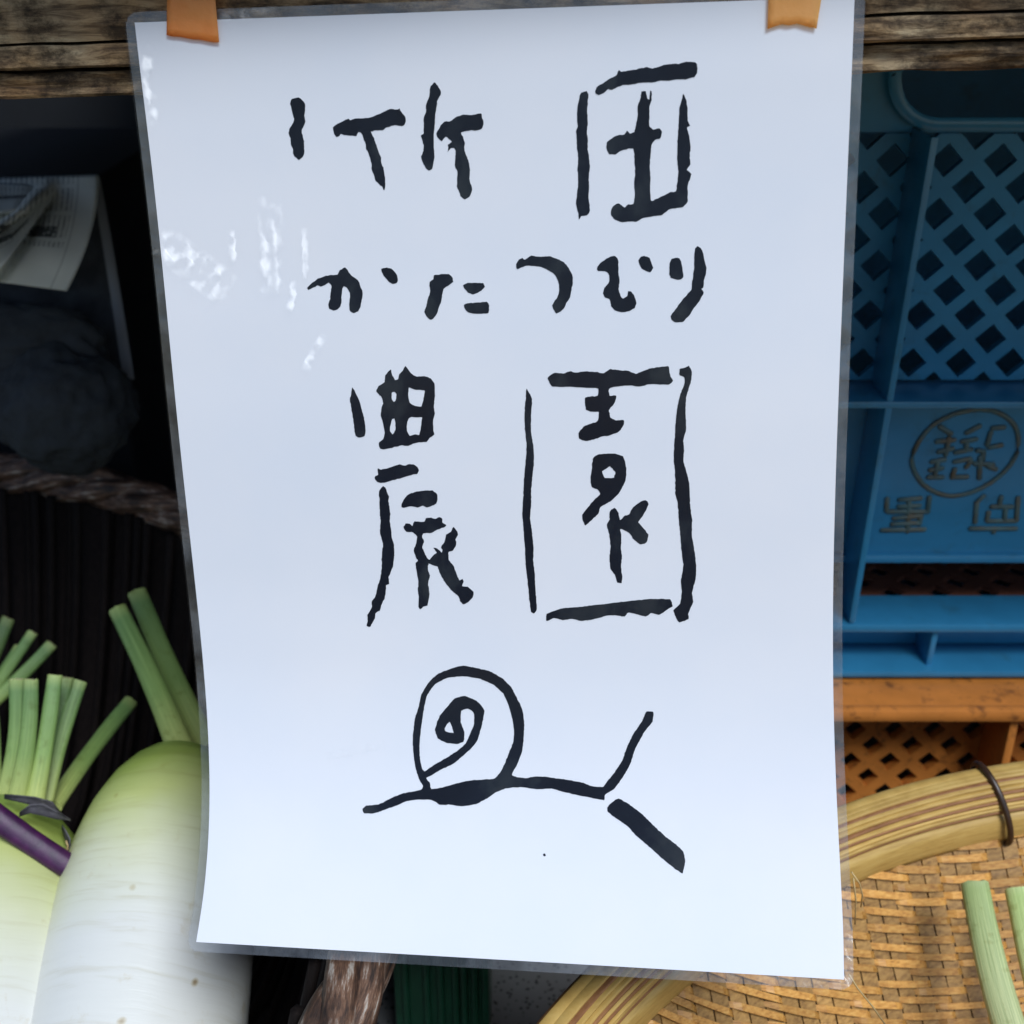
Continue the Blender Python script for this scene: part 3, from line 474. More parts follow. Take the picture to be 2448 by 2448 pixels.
# wall plate with the rounded hand slot
def slot_plate():
    x0, x1, z0, z1 = BX0, BX1, 1.1195, 1.1535; sx0, sx1, sz0, sz1, r = 0.158, 0.40, 1.1235, 1.1505, 0.022
    outer = [Vector((x0, 0, z0)), Vector((x1, 0, z0)), Vector((x1, 0, z1)), Vector((x0, 0, z1))]; hole = []
    for cx_, cz, a in ((sx1 - r * .6, sz0 + r * .6, -90), (sx1 - r * .3, sz1 - r * .3, 0), (sx0 + r * .3, sz1 - r * .3, 90), (sx0 + r, sz0 + r, 180)):
        rr = r * .6 if a == -90 else (r if a == 180 else r * .3)
        for q in range(9): t = R(a + q * 90 / 8); hole.append(Vector((cx_ + rr * math.cos(t), 0, cz + rr * math.sin(t))))
    fl = outer + hole; m = MB(); vs = [(p.x, W + .001, p.z) for p in fl] + [(p.x, W + .005, p.z) for p in fl]; n = len(fl); fs = []
    for t in tessellate_polygon([outer, hole]): fs += [tuple(t), tuple(i + n for i in reversed(t))]
    for i in range(4): j = (i + 1) % 4; fs.append((i, j, j + n, i + n))
    h = len(hole)
    for i in range(h): a, b = 4 + i, 4 + (i + 1) % h; fs.append((a, b, b + n, a + n))
    m.add(vs, fs)
    m2 = MB(); pts = [(p.x, W - .004, p.z) for p in hole]
    m2.sweep(pts, lambda i, t: ell(.0008, .0028, 8), closed=True, up=(0, -1, 0.01))
    return m, m2
pm, lip = slot_plate(); part(pm, 'slot_plate', M['blue'], blue, blue_warp, False); part(lip, 'slot_lip', M['blue'], blue, blue_warp)
m = MB(); m.box(BX0, BX1, 0.0, W + .004, 0.9995, 1.0030, 0.0012); part(m, 'cross_rib', M['blue'], blue, blue_warp)
for x in (0.0745, 0.172, 0.362, 0.552):
    m = MB(); m.box(x - .0016, x + .0016, 0.0008, W + .003, 0.882, 1.1215, 0.0009); part(m, 'upright_rib', M['blue'], blue, blue_warp)
m = MB(); m.box(BX0, BX1, W, W + .003, 0.9085, 0.9992, 0.0008); namep = part(m, 'lettered_panel', M['blue'], blue, blue_warp)
m = MB(); m.box(BX0, BX1, W - .0045, W + .0035, 0.9045, 0.9092, 0.002); part(m, 'panel_lip', M['blue'], blue, blue_warp)
m = MB(); m.box(BX0, BX1, 0.0, W + .004, 0.8765, 0.8812, 0.0016); part(m, 'ledge', M['blue'], blue, blue_warp)
m = MB(); m.box(BX0, BX1, W - .003, W + .003, 0.8545, 0.8770, 0.0008); part(m, 'base_wall', M['blue'], blue, blue_warp)
for x in (0.090, 0.2165, 0.343, 0.470):
    m = MB(); m.box(x - .0015, x + .0015, 0.004, W - .002, 0.853, 0.8770, 0.0006); part(m, 'base_rib', M['blue'], blue, blue_warp)
m = MB(); m.box(BX0, BX1, -0.002, W + .006, 0.8500, 0.8540, 0.0016); part(m, 'base_flange', M['blue'], blue, blue_warp)
# the rest of the box
m = MB(); m.box(BX0, BX1, 0.30, 0.304, 0.853, 1.150); part(m, 'rear_wall', M['blue'], blue, blue_warp)
for x in (BX0, BX1 - .004):
    m = MB(); m.box(x, x + .004, W + .0055, 0.299, 0.853, 1.150); part(m, 'side_wall', M['blue'], blue, blue_warp)
m = MB(); m.box(BX0 + .005, BX1 - .005, W + .007, 0.298, 0.8535, 0.8565); part(m, 'floor_panel', M['blue'], blue, blue_warp)
# raised lettering of the panel, traced in panel coordinates
def panel_pt(zx, zy):
    px, py = 2060 + zx / 4.954, 950 + zy / 4.954; Y = BY + W
    for _ in range(6): q = at_y(px, py, Y); Y = BY + W - 0.052 * (q.z - 0.853)
    return at_y(px, py, Y) + Vector((0, -.0004, 0))
ringp = [(590,730),(605,650),(640,580),(690,490),(760,400),(850,315),(960,250),(1070,200),(1180,170),(1300,147),(1420,140),(1530,152),(1620,180),(1700,220),(1760,270),(1810,330),(1840,400),(1855,480),(1855,560),(1838,640),(1800,720),(1755,795),(1700,860),(1615,940),(1520,1010),(1415,1070),(1300,1120),(1190,1150),(1080,1165),(985,1155),(900,1130),(810,1090),(730,1030),(675,965),(630,890),(600,810)]
m = MB(); m.sweep([panel_pt(*p) for p in ringp], lambda i, t: ell(.0013, .0008, 6), closed=True, up=(0.05, 0, 1))
m.build('raised_ring', M['emboss'], namep, smooth=True)
CH = [[[(920,340),(1060,430)],[(880,520),(1100,500)],[(900,640),(1080,600)],[(1030,470),(990,680)],[(1230,420),(1400,330)],[(1180,520),(1360,490)],[(1240,540),(1230,620)],[(1100,650),(1300,610)],[(1540,360),(1690,350)],[(1530,400),(1480,560)],[(1500,590),(1660,560)],[(1360,620),(1450,640)],[(1440,650),(1430,740)]],
 [[(820,760),(990,730)],[(800,860),(960,830)],[(780,940),(960,940)],[(900,760),(860,930)],[(1090,760),(1290,720)],[(1300,740),(1230,830)],[(1100,840),(1070,930)],[(1060,940),(1250,935)],[(1330,780),(1560,790)],[(1400,700),(1390,960)],[(1480,800),(1590,850)]],
 [[(300,1190),(290,1340)],[(300,1350),(790,1350)],[(800,1170),(780,1340)],[(440,1210),(700,1190)],[(430,1290),(690,1280)],[(560,1200),(540,1590)],[(370,1430),(690,1400)],[(350,1500),(680,1480)],[(230,1570),(750,1560)],[(700,1390),(680,1500)]],
 [[(1450,1160),(1350,1250)],[(1360,1240),(1340,1480)],[(1650,1170),(1620,1300)],[(1530,1290),(1780,1290)],[(1480,1460),(1830,1460)],[(1850,1180),(1830,1460)],[(1700,1300),(1690,1450)],[(1280,1550),(1830,1550)],[(1500,1350),(1480,1460)],[(1560,1560),(1560,1600)]]]
for ch in CH:
    m = MB()
    for k, st in enumerate(ch):
        a, b = [panel_pt(*p) for p in st]; e = (b - a).normalized() * .0008
        m.sweep([a - e, a, b, b + e], lambda i, t, k=k: ell(.00055 if i in (0, 3) else .0014, .0004 + .00012 * (k % 4) if i in (0, 3) else .0007 + .0001 * (k % 4), 8), up=(1, 0, 0.9))
    m.build('raised_character', M['emboss'], namep, smooth=True)

# brown lattice tray inside the blue crate
tray = empty('brown_tray', (0.32, BY + .17, 0.858), 'dark brown lattice tray lying inside the blue crate, seen through its low slot', 'tray')
m = lattice(BX0 + .008, BX1 - .008, 0.04, 0.26, 0.026, 0.008, 0.003, 0, 0, 0)
m.v = [(x, BY + z, 0.868 + y + .10 * max(0, z - .10)) for x, y, z in m.v]; m.build('lattice_floor', M['brown'], tray)

# orange crate below
OY = 0.52; OZ = 0.849
orange = empty('orange_crate', (0.32, OY + .18, 0.70), 'orange plastic lattice crate under the blue crate, behind the bamboo basket', 'crate')
def ow(p): return Vector((p.x, OY + p.y - 0.03 * (p.z - OZ), p.z))
part(lattice(BX0 - .01, BX1, 0.722, OZ - .006, 0.0210, 0.0058, 0.0055, W + .004, 0.0035, 0.006), 'lattice_panel', M['orange'], orange, ow, False)
m = MB(); m.box(BX0 - .012, BX1, -0.0015, 0.0055, OZ - .0065, OZ + .0004, 0.0024); part(m, 'rim_edge', M['orange'], orange, ow)
m = MB(); m.box(BX0 - .012, BX1, 0.004, 0.075, OZ - .0050, OZ - .0012, 0.0006); part(m, 'rim_flange', M['orange'], orange, ow)
for x in (0.0445, 0.252, 0.445):
    m = MB(); m.box(x - .0022, x + .0022, 0.003, W + .006, 0.722, OZ - .0055, 0.0012); part(m, 'upright_rib', M['orange'], orange, ow)
m = MB(); m.box(BX0 - .01, BX1, W, W + .006, 0.7005, 0.7215, 0.001); part(m, 'base_band', M['orange'], orange, ow)
m = MB(); m.box(BX0 - .01, BX1, 0.36, 0.365, 0.7005, OZ - .006); part(m, 'rear_wall', M['orange'], orange, ow)
for x in (BX0 - .01, BX1 - .005):
    m = MB(); m.box(x, x + .005, W + .012, 0.359, 0.7005, OZ - .0055); part(m, 'side_wall', M['orange'], orange, ow)

# ------------------------------------------------------------------ bamboo basket on the right
ZC = Vector((0.294, 0.118, 0.855)); ZR = 0.33
M['weft'] = streak('bamboo_weft', [(0.25, (0.24, 0.090, 0.015)), (0.5, (0.53, 0.255, 0.058)), (0.75, (0.68, 0.40, 0.115))], (6, 30, 40), 26, 0.42, 0.25, 0.0004, objrand=0.25)
M['strip'] = streak('bamboo_strip', [(0.25, (0.14, 0.064, 0.017)), (0.5, (0.35, 0.188, 0.054)), (0.75, (0.50, 0.29, 0.092))], (14, 14, 40), 22, 0.45, 0.25, 0.0004, objrand=0.22)
M['hoop'] = streak('bamboo_hoop', [(0.25, (0.36, 0.21, 0.055)), (0.5, (0.52, 0.33, 0.095)), (0.75, (0.62, 0.42, 0.14))], (5, 5, 60), 14, 0.42, 0.25, 0.0004, objrand=0.16)
M['hoopd'] = streak('dark_bamboo_hoop', [(0.25, (0.14, 0.055, 0.02)), (0.5, (0.24, 0.105, 0.04)), (0.75, (0.34, 0.17, 0.07))], (5, 5, 60), 22, 0.5, 0.25, 0.0004, objrand=0.16)
M['wire'] = plain('brown_binding', (0.035, 0.017, 0.010), 0.35, 0.3, 300)
zaru = empty('bamboo_basket', (ZC.x, ZC.y, 0.70), 'wide woven bamboo basket with a thick pale rim, at lower right', 'basket')
H_B = 0.140
def bowl(x, y):
    r = min(math.hypot(x - ZC.x, y - ZC.y) / ZR, 1.02); return ZC.z - 0.010 - H_B * (1 - r ** 3.4)
def bowl_n(x, y):
    e = 1e-4; return Vector((-(bowl(x + e, y) - bowl(x - e, y)) / (2 * e), -(bowl(x, y + e) - bowl(x, y - e)) / (2 * e), 1)).normalized()
AL = R(13); wa = Vector((math.cos(AL), math.sin(AL), 0)); wb = Vector((-math.sin(AL), math.cos(AL), 0))
PW, PF = 0.0080, 0.00225        # warp pitch, weft pitch (in plan)
nw = int(ZR / PW); nf = int(ZR / PF)
def over(i, j): return ((i + j // 16) % 5) in ((0, 1, 2) if j % 2 == 0 else (3, 4, 0))
def strip_mesh(path, wdir, hw, th, name):
    """path: list of plan (x, y), lift; a flat strip following the bowl"""
    m = MB(); vs = []; n = len(path)
    for q, (x, y, lift, w) in enumerate(path):
        for s in (-1, 1):
            X, Y = x + wdir.x * hw * w * s, y + wdir.y * hw * w * s; nn = bowl_n(X, Y); b = Vector((X, Y, bowl(X, Y)))
            vs.append(b + nn * (lift + th / 2)); vs.append(b + nn * (lift - th / 2))
    fs = []
    for i in range(n - 1):
        a = i * 4; b = a + 4; fs += [(a, b, b + 2, a + 2), (a + 1, a + 3, b + 3, b + 1), (a, a + 1, b + 1, b), (a + 2, b + 2, b + 3, a + 3)]
    m.add(vs, fs); return m
for i in range(-nw, nw + 1):
    a = (i + .5) * PW; half = math.sqrt(max(ZR ** 2 - a * a, 0)); b0 = max(-half, -0.10)
    if half < 0.02 or half - b0 < .02: continue
    n = max(6, int((half - b0) / .004)); path = []
    for q in range(n + 1):
        b = b0 + (half - b0) * q / n; p = ZC + wa * a + wb * b; path.append((p.x, p.y, 0.0 + .0002 * math.sin(b * 900 + i), 1 + .05 * noise.noise(Vector((b * 30, i, 0)))))
    o = strip_mesh(path, wa, PW * .455, .0006, 'warp').build('warp_strip', M['strip'], zaru)
for j in range(-44, nf + 1):
    b = (j + .5) * PF; half = math.sqrt(max(ZR ** 2 - b * b, 0))
    if half < 0.02: continue
    n = int(2 * half / (PW / 3)); path = []; ph = rng.uniform(-.0005, .0005)
    for q in range(n + 1):
        a = -half + 2 * half * q / n; s = a / PW; i0 = math.floor(s); f = s - i0
        l0 = 1 if over(i0, j) else -1; l1 = 1 if over(i0 + (1 if f > .5 else -1), j) else -1
        w = abs(f - .5) ; lift = (l0 * (1 - max(0, w - .18) / .64) + l1 * max(0, w - .18) / .64) if w > .18 else l0
        p = ZC + wa * a + wb * (b + ph + .0007 * noise.noise(Vector((a * 18, j, 1)))); path.append((p.x, p.y, lift * .0021, .86 + .16 * lift + .22 * noise.noise(Vector((a * 40, j * 1.3, 5)))))
    strip_mesh(path, wb, PF * .41, .0008, 'weft').build('weft_strip', M['weft'], zaru)
# rim: a smooth inner hoop below, a bundle of thin hoops above
def hoop(rho, z, a, b, mat, name, wob=0.0004, seed=0):
    m = MB(); n = 260; pts = []
    for q in range(n):
        t = 2 * math.pi * q / n; w = wob * noise.noise(Vector((math.cos(t) * 4, math.sin(t) * 4, seed))); pts.append((ZC.x + (ZR + rho + w) * math.cos(t), ZC.y + (ZR + rho + w) * math.sin(t), ZC.z + z + w))
    def prof(i, t):
        pr = []
        for k in range(10):
            th = 2 * math.pi * k / 10; c, s = math.cos(th), math.sin(th); pr.append((math.copysign(abs(c) ** .6, c) * a, math.copysign(abs(s) ** .6, s) * b))
        return pr
    m.sweep(pts, prof, closed=True); m.build(name, mat, zaru, smooth=True)
hoop(-0.0015, -0.0085, 0.0078, 0.0042, M['hoop'], 'smooth_hoop')
NS = 12
for k in range(NS):
    f = k / (NS - 1); th = f * R(84); rho = -0.0022 + 0.0135 * (1 - math.cos(th)); z = 0.0006 + 0.0118 * math.sin(th) + .0002 * rng.normal()
    dark = k in (0, 3, 5, 8); hoop(rho, z, 0.0008 if dark else 0.00092, 0.0024, M['hoopd'] if dark else M['hoop'], 'rim_strip', .0005, k * 7)
for k in range(4): hoop(.0030 + .003 * k, .0005 + .0020 * k, 0.0030, 0.0034, M['hoopd'], 'rim_core', .0002, k)
hoop(.0125, -.004, .0075, .0030, M['hoop'], 'outer_hoop')
# binding round the rim
def rim_binding(ang, skew=.02):
    m = MB(); pts = []
    for q in range(28):
        t = 2 * math.pi * q / 28; rho = 0.0050 + 0.0125 * math.cos(t); z = -0.0015 + 0.0165 * math.sin(t)
        # lean with the rim bundle
        rho, z = rho + .30 * z, z; aa = ang + skew * math.sin(t) * .6
        pts.append((ZC.x + (ZR + rho) * math.cos(aa), ZC.y + (ZR + rho) * math.sin(aa), ZC.z + z))
    m.sweep(pts, lambda i, t: ell(.0014, .0014, 8), closed=True, up=(-math.sin(ang), math.cos(ang), 0)); m.build('binding', M['wire'], zaru, smooth=True)
for a in (104.6, 150, 60, 20): rim_binding(R(a))
# frayed fibres
M['fibre'] = plain('pale_fibre', (0.50, 0.36, 0.17), 0.6)
for pts in ([(2030, 2330, .42), (2050, 2362, .425), (2085, 2405, .43), (2118, 2452, .435)], [(2036, 2085, .455), (2055, 2112, .46), (2062, 2140, .465), (2058, 2168, .47)], [(2040, 2100, .455), (2046, 2150, .465), (2044, 2210, .47)]):
    m = MB(); m.sweep([at(*p) for p in pts], lambda i, t: ell(.00030, .00030, 6)); m.build('frayed_fibre', M['fibre'], zaru, smooth=True)

# ------------------------------------------------------------------ dark wicker basket on the left
KC = Vector((-0.383, 0.369, 0.889)); KR = 0.335
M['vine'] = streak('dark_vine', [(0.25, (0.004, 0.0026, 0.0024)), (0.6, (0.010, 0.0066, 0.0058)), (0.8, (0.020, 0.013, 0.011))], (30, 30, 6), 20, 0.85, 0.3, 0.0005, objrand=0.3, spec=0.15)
def cord_mat():
    m, t, b, o = nt('peeling_vine'); a = N(t, 'ShaderNodeAttribute'); a.attribute_name = 'along'
    v = coord(t, 'Object', (1, 1, 1)); uv = N(t, 'ShaderNodeUVMap'); n = noisetex(t, v, 70, 6, .7, .4)
    mp = N(t, 'ShaderNodeMapping'); mp.inputs['Scale'].default_value = (1.0, 5, 1); t.links.new(uv.outputs[0], mp.inputs[0]); n2 = noisetex(t, mp.outputs[0], 1.5, 6, .7)
    c = ramp(t, n2, [(0.36, (0.016, 0.009, 0.007)), (0.46, (0.085, 0.042, 0.025)), (0.55, (0.20, 0.105, 0.062)), (0.63, (0.48, 0.42, 0.36))]).outputs[0]
    d = ramp(t, n, [(0.35, (0.3, 0.26, 0.24)), (0.6, (1, 1, 1))]).outputs[0]; c = mixc(t, .9, c, d, 'MULTIPLY')
    t.links.new(c, b.inputs['Base Color']); b.inputs['Roughness'].default_value = .6; bump(t, b, n2, .6, .001); return m
M['cord'] = cord_mat()
wick = empty('wicker_basket', (KC.x, KC.y, 0.70), 'dark brown wicker basket with a twisted vine rim holding the daikon', 'basket')
def rim_z(y): return 0.889 + (y - 0.45) * 0.055
NST = 4; NQ = 420; TW = 15
for s in range(NST):
    m = MB(); pts = []
    for q in range(NQ):
        t = 2 * math.pi * q / NQ; ph = t * TW + 2 * math.pi * s / NST; rr = 0.0058
        wv = .0012 * noise.noise(Vector((math.cos(t) * 6, math.sin(t) * 6, s)))
        rho = KR + rr * math.cos(ph) + wv; y = KC.y + rho * math.sin(t)
        pts.append((KC.x + rho * math.cos(t), y, rim_z(y) + rr * math.sin(ph) + wv))
    m.sweep(pts, lambda i, t: ell(.0062 + .0008 * math.sin(i * .9 + s), .0060, 10), closed=True); o = m.build('rim_strand', M['cord'], wick, smooth=True)
    me = o.data; uvl = me.uv_layers.new(name='UVMap'); nring = 10
    for poly in me.polygons:
        for li, vi in zip(poly.loop_indices, poly.vertices):
            i, k = divmod(vi, nring); uvl.data[li].uv = (i / NQ * 88 + s * 7, (k if k < 6 else 10 - k) / 10 * 2)
def wall_r(z): return 0.250 + (KR - .006 - 0.250) * min(1, max(0, (z - 0.70) / 0.18)) ** .55
zs = [0.703 + .178 * k / 9 for k in range(10)]
m = MB(); vs = []; fs = []; n = 96
for k, z in enumerate(zs):
    for q in range(n): t = 2 * math.pi * q / n; r = wall_r(z) + .0035; yy = KC.y + r * math.sin(t); vs.append((KC.x + r * math.cos(t), yy, .703 + (z - .703) * (rim_z(yy) - .707) / .178))
for k in range(9):
    for q in range(n): fs.append((k * n + q, k * n + (q + 1) % n, (k + 1) * n + (q + 1) % n, (k + 1) * n + q))
vs.append((KC.x, KC.y, 0.703)); fs += [(q, (q + 1) % n, 10 * n) for q in range(n)]
m.add(vs, fs); m.build('light_blocking_backing', M['vine'], wick, smooth=True)  # dark backing added behind the staves to block light
rib = MB(); rib.sweep([(wall_r(z), 0, z) for z in zs], lambda i, t: ell(.0022, .0030 * (.72 + .28 * t), 6), up=(-1, 0, 0.3))
me0 = None
for q in range(296):
    t = 2 * math.pi * q / 296
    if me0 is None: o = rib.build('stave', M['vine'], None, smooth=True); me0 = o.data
    else: o = bpy.data.objects.new('stave', me0); COL.objects.link(o)
    o.parent = wick; o.location = (0, 0, -0.70); o.rotation_euler = (0, .012 * math.sin(q * 2.3), t + .004 * math.sin(q * 1.7))
    sc_ = (rim_z(KC.y + (KR - .006) * math.sin(t)) - .709) / .178; o.scale.z = sc_; o.location = (0, 0, -0.70 + .703 * (1 - sc_))

# ------------------------------------------------------------------ daikon radishes
def daikon_mat():
    m, t, b, o = nt('daikon_skin'); a = N(t, 'ShaderNodeAttribute'); a.attribute_name = 'along'; v = coord(t, 'Object'); n = noisetex(t, v, 18, 3); ad = N(t, 'ShaderNodeMath', operation='MULTIPLY_ADD'); t.links.new(n, ad.inputs[0]); ad.inputs[1].default_value = .12; 
    t.links.new(a.outputs['Fac'], ad.inputs[2])
    c = ramp(t, ad.outputs[0], [(0.06, (0.17, 0.26, 0.045)), (0.12, (0.31, 0.39, 0.085)), (0.18, (0.50, 0.54, 0.20)), (0.27, (0.64, 0.645, 0.46)), (0.38, (0.71, 0.705, 0.665))]).outputs[0]
    wn_ = noisetex(t, v, 14, 2); cx = N(t, 'ShaderNodeCombineXYZ'); ml = N(t, 'ShaderNodeMath', operation='MULTIPLY_ADD'); t.links.new(wn_, ml.inputs[0]); ml.inputs[1].default_value = .05; t.links.new(a.outputs['Fac'], ml.inputs[2]); t.links.new(ml.outputs[0], cx.inputs[0]); sv = N(t, 'ShaderNodeSeparateXYZ'); t.links.new(v, sv.inputs[0]); t.links.new(sv.outputs[0], cx.inputs[1])
    mp = N(t, 'ShaderNodeMapping'); mp.inputs['Scale'].default_value = (95, 22, 1); t.links.new(cx.outputs[0], mp.inputs[0]); rings = noisetex(t, mp.outputs[0], 1.0, 5, .6)
    rc = ramp(t, rings, [(0.30, (0.80, 0.76, 0.64)), (0.46, (1, 1, 1)), (0.75, (1.04, 1.04, 1.04))]).outputs[0]; c = mixc(t, .55, c, rc, 'MULTIPLY')
    n5 = noisetex(t, v, 60, 5, .7); sm = ramp(t, n5, [(0.60, (1, 1, 1)), (0.74, (0.78, 0.68, 0.50))]).outputs[0]; c = mixc(t, .6, c, sm, 'MULTIPLY')
    mp3 = N(t, 'ShaderNodeMapping'); mp3.inputs['Scale'].default_value = (1, 1, 1.6); t.links.new(v, mp3.inputs[0]); vo = N(t, 'ShaderNodeTexVoronoi'); vo.inputs['Scale'].default_value = 46; t.links.new(mp3.outputs[0], vo.inputs['Vector']); dd = N(t, 'ShaderNodeMath', operation='MULTIPLY_ADD'); t.links.new(n5, dd.inputs[0]); dd.inputs[1].default_value = .12; t.links.new(vo.outputs['Distance'], dd.inputs[2])
    sp = ramp(t, dd.outputs[0], [(0.08, (0.42, 0.30, 0.17)), (0.12, (0.80, 0.72, 0.58)), (0.16, (1, 1, 1))]).outputs[0]; c = mixc(t, .9, c, sp, 'MULTIPLY')
    t.links.new(c, b.inputs['Base Color']); b.inputs['Roughness'].default_value = .36
    bump(t, b, rings, .18, .0012); return m
def stalk_mat(name, stops):
    m, t, b, o = nt(name); a = N(t, 'ShaderNodeAttribute'); a.attribute_name = 'along'; r = N(t, 'ShaderNodeAttribute'); r.attribute_name = 'around'
    c = ramp(t, a.outputs['Fac'], stops).outputs[0]; oi = N(t, 'ShaderNodeObjectInfo')
    hv = N(t, 'ShaderNodeHueSaturation'); mr = N(t, 'ShaderNodeMapRange'); mr.inputs[3].default_value = .72; mr.inputs[4].default_value = 1.3; t.links.new(oi.outputs['Random'], mr.inputs[0]); t.links.new(mr.outputs[0], hv.inputs['Value']); t.links.new(c, hv.inputs['Color'])
    cx = N(t, 'ShaderNodeCombineXYZ'); t.links.new(a.outputs['Fac'], cx.inputs[0]); t.links.new(r.outputs['Fac'], cx.inputs[1]); t.links.new(oi.outputs['Random'], cx.inputs[2])
    mp = N(t, 'ShaderNodeMapping'); mp.inputs['Scale'].default_value = (2.2, 26, 40); t.links.new(cx.outputs[0], mp.inputs[0]); n = noisetex(t, mp.outputs[0], 1.0, 5, .65)
    d = ramp(t, n, [(0.3, (0.55, 0.64, 0.48)), (0.5, (0.95, 0.97, 0.92)), (0.68, (1.25, 1.2, 1.15))]).outputs[0]; c = mixc(t, .9, hv.outputs[0], d, 'MULTIPLY')
    v = coord(t, 'Object'); n2 = noisetex(t, v, 210, 3); e = ramp(t, n2, [(.28, (.72, .70, .55)), (.42, (1, 1, 1))]).outputs[0]; c = mixc(t, .8, c, e, 'MULTIPLY')
    t.links.new(c, b.inputs['Base Color']); b.inputs['Roughness'].default_value = .5; bump(t, b, n, .35, .0008); return m
M['daikon'] = daikon_mat(); M['stalk'] = stalk_mat('cut_stalk', [(0.0, (0.36, 0.40, 0.13)), (0.35, (0.18, 0.27, 0.080)), (0.85, (0.110, 0.195, 0.068)), (0.985, (0.32, 0.38, 0.14)), (1.0, (0.52, 0.52, 0.28))]); M['palestalk'] = stalk_mat('pale_cut_stalk', [(0.0, (0.60, 0.62, 0.33)), (0.5, (0.52, 0.58, 0.28)), (0.9, (0.40, 0.50, 0.20)), (1.0, (0.50, 0.56, 0.30))])
PROF = [(0, .010), (.0035, .0165), (.009, .0225), (.018, .0290), (.032, .0350), (.050, .0390), (.075, .0418), (.11, .0432), (.16, .0430), (.21, .040), (.25, .033), (.28, .022), (.30, .010), (.312, .003)]
def daikon(crown, tail, scale, label, stalks, smat=None):
    crown = Vector(crown); ax = (Vector(tail) - crown).normalized(); u = ax.orthogonal().normalized(); w = ax.cross(u)
    root = empty('daikon', crown + ax * .3 * scale, label, 'radish', 'daikon radishes')
    m = MB(); vs = []; fs = []; aa = []; n = 48; ss = []
    for i in range(len(PROF) - 1):
        for q in range(4):
            f = q / 4; (s0, r0), (s1, r1) = PROF[i], PROF[i + 1]; P0 = PROF[max(i - 1, 0)]; P3 = PROF[min(i + 2, len(PROF) - 1)]
            r = 0.5 * (2 * r0 + (r1 - P0[1]) * f + (2 * P0[1] - 5 * r0 + 4 * r1 - P3[1]) * f * f + (3 * r0 - P0[1] - 3 * r1 + P3[1]) * f ** 3); ss.append((s0 + (s1 - s0) * f, max(r, .002)))
    ss.append(PROF[-1])
    for s, r in ss:
        for k in range(n):
            t = 2 * math.pi * k / n; wv = 1 + .018 * noise.noise(Vector((math.cos(t) * 1.2 + crown.x * 20, math.sin(t) * 1.2, s * 22)))
            vs.append(crown + ax * s * scale + (u * math.cos(t) + w * math.sin(t)) * r * wv * scale); aa.append(s / .312)
    L_ = len(ss)
    for i in range(L_ - 1):
        for k in range(n): fs.append((i * n + k, i * n + (k + 1) % n, (i + 1) * n + (k + 1) % n, (i + 1) * n + k))
    fs.append(tuple(range(n))); fs.append(tuple((L_ - 1) * n + k for k in range(n)))
    m.add(vs, fs, aa); m.build('root', M['daikon'], root, smooth=True)
    for (base, tip, w0, w1, bend) in stalks: stalk(base, tip, w0, w1, bend, root, smat)
    return root
M['pale'] = None
def stalk(base, tip, w0, w1, bend, root, mat=None, slant=0.0):
    """a cut leaf stalk: half-round with a flat groove, w0 / w1 = width at base / tip"""
    a, b = Vector(base), Vector(tip); n = 16; view = (Vector((0, 0, CAMZ)) - (a + b) / 2).normalized(); side = (b - a).cross(view).normalized()
    pts = [a + (b - a) * (i / n) + side * bend * math.sin(math.pi * i / n) for i in range(n + 1)] 
    pts.append(b + (b - a).normalized() * .0002)
    def prof(i, t):
        wdt = (w0 + (w1 - w0) * min(1, t * 1.05) ** .7) / 2; out = []
        if i == n + 1: wdt *= .80
        for k in range(14):
            th = 2 * math.pi * k / 14; c, s = math.cos(th), math.sin(th); rad = 1 - (.16 if c > 0 else 0) * max(0, c) ** 3
            jag = 1 + .05 * noise.noise(Vector((c * 2, s * 2, i * .25 + a.x * 50)))
            out.append((c * wdt * .72 * rad * jag, s * wdt * jag))
        return out
    m = MB(); m.sweep(pts, prof, up=view, att=lambda t: min(1, t))
    dax = (b - a).normalized()
    for q in range(len(m.v) - 28, len(m.v)):
        kk = q % 14; p = Vector(m.v[q]); m.v[q] = tuple(p + dax * (.0010 * noise.noise(Vector((kk * .9, a.x * 300, 2))) + .0006 * noise.noise(Vector((kk * 2.7, a.y * 300, 5)))))
    if slant:
        tip_i = len(m.v) - 14 * 3
        d = (b - a).normalized()
        for q in range(len(m.v) - 28, len(m.v)):
            p = Vector(m.v[q]); m.v[q] = tuple(p - d * slant * ((p - b).dot(side) + .5 * w1) )
    o = m.build('leaf_stalk', mat or M['stalk'], root, smooth=True)
    at_ = o.data.attributes.new('around', 'FLOAT', 'POINT'); at_.data.foreach_set('value', [abs((i % 14) - 7) / 7 for i in range(len(m.v))])
    return smooth_angle(o, 50)

# the large one, half behind the sign
daikon(at(440, 1797, .575), at(305, 2560, .485), 1.0, 'large white daikon with green shoulder, partly hidden behind the sign', [
    (at(436, 1800, .572), at(281, 1458, .635), .0125, .0093, .001),
    (at(500, 1790, .580), at(328, 1418, .655), .0110, .0100, -.001)])
# left one with a bunch of cut stalks
daikon(at(20, 1925, .560), at(-70, 2640, .480), 1.05, 'white daikon with yellow-green shoulder at the left edge, purple stalk across it', [
    (at(14, 1900, .552), at(40, 1625, .556), .0082, .0068, .002), (at(42, 1905, .548), at(74, 1625, .553), .0088, .0064, .0015),
    (at(84, 1912, .550), at(132, 1614, .560), .0088, .0066, .0005), (at(112, 1915, .558), at(190, 1629, .585), .0060, .0073, -.001),
    (at(128, 1925, .566), at(312, 1678, .665), .0085, .0078, -.001), (at(-20, 1905, .560), at(-30, 1620, .570), .0085, .007, .001), (at(100, 1905, .570), at(160, 1622, .58), .0060, .0062, .0)])
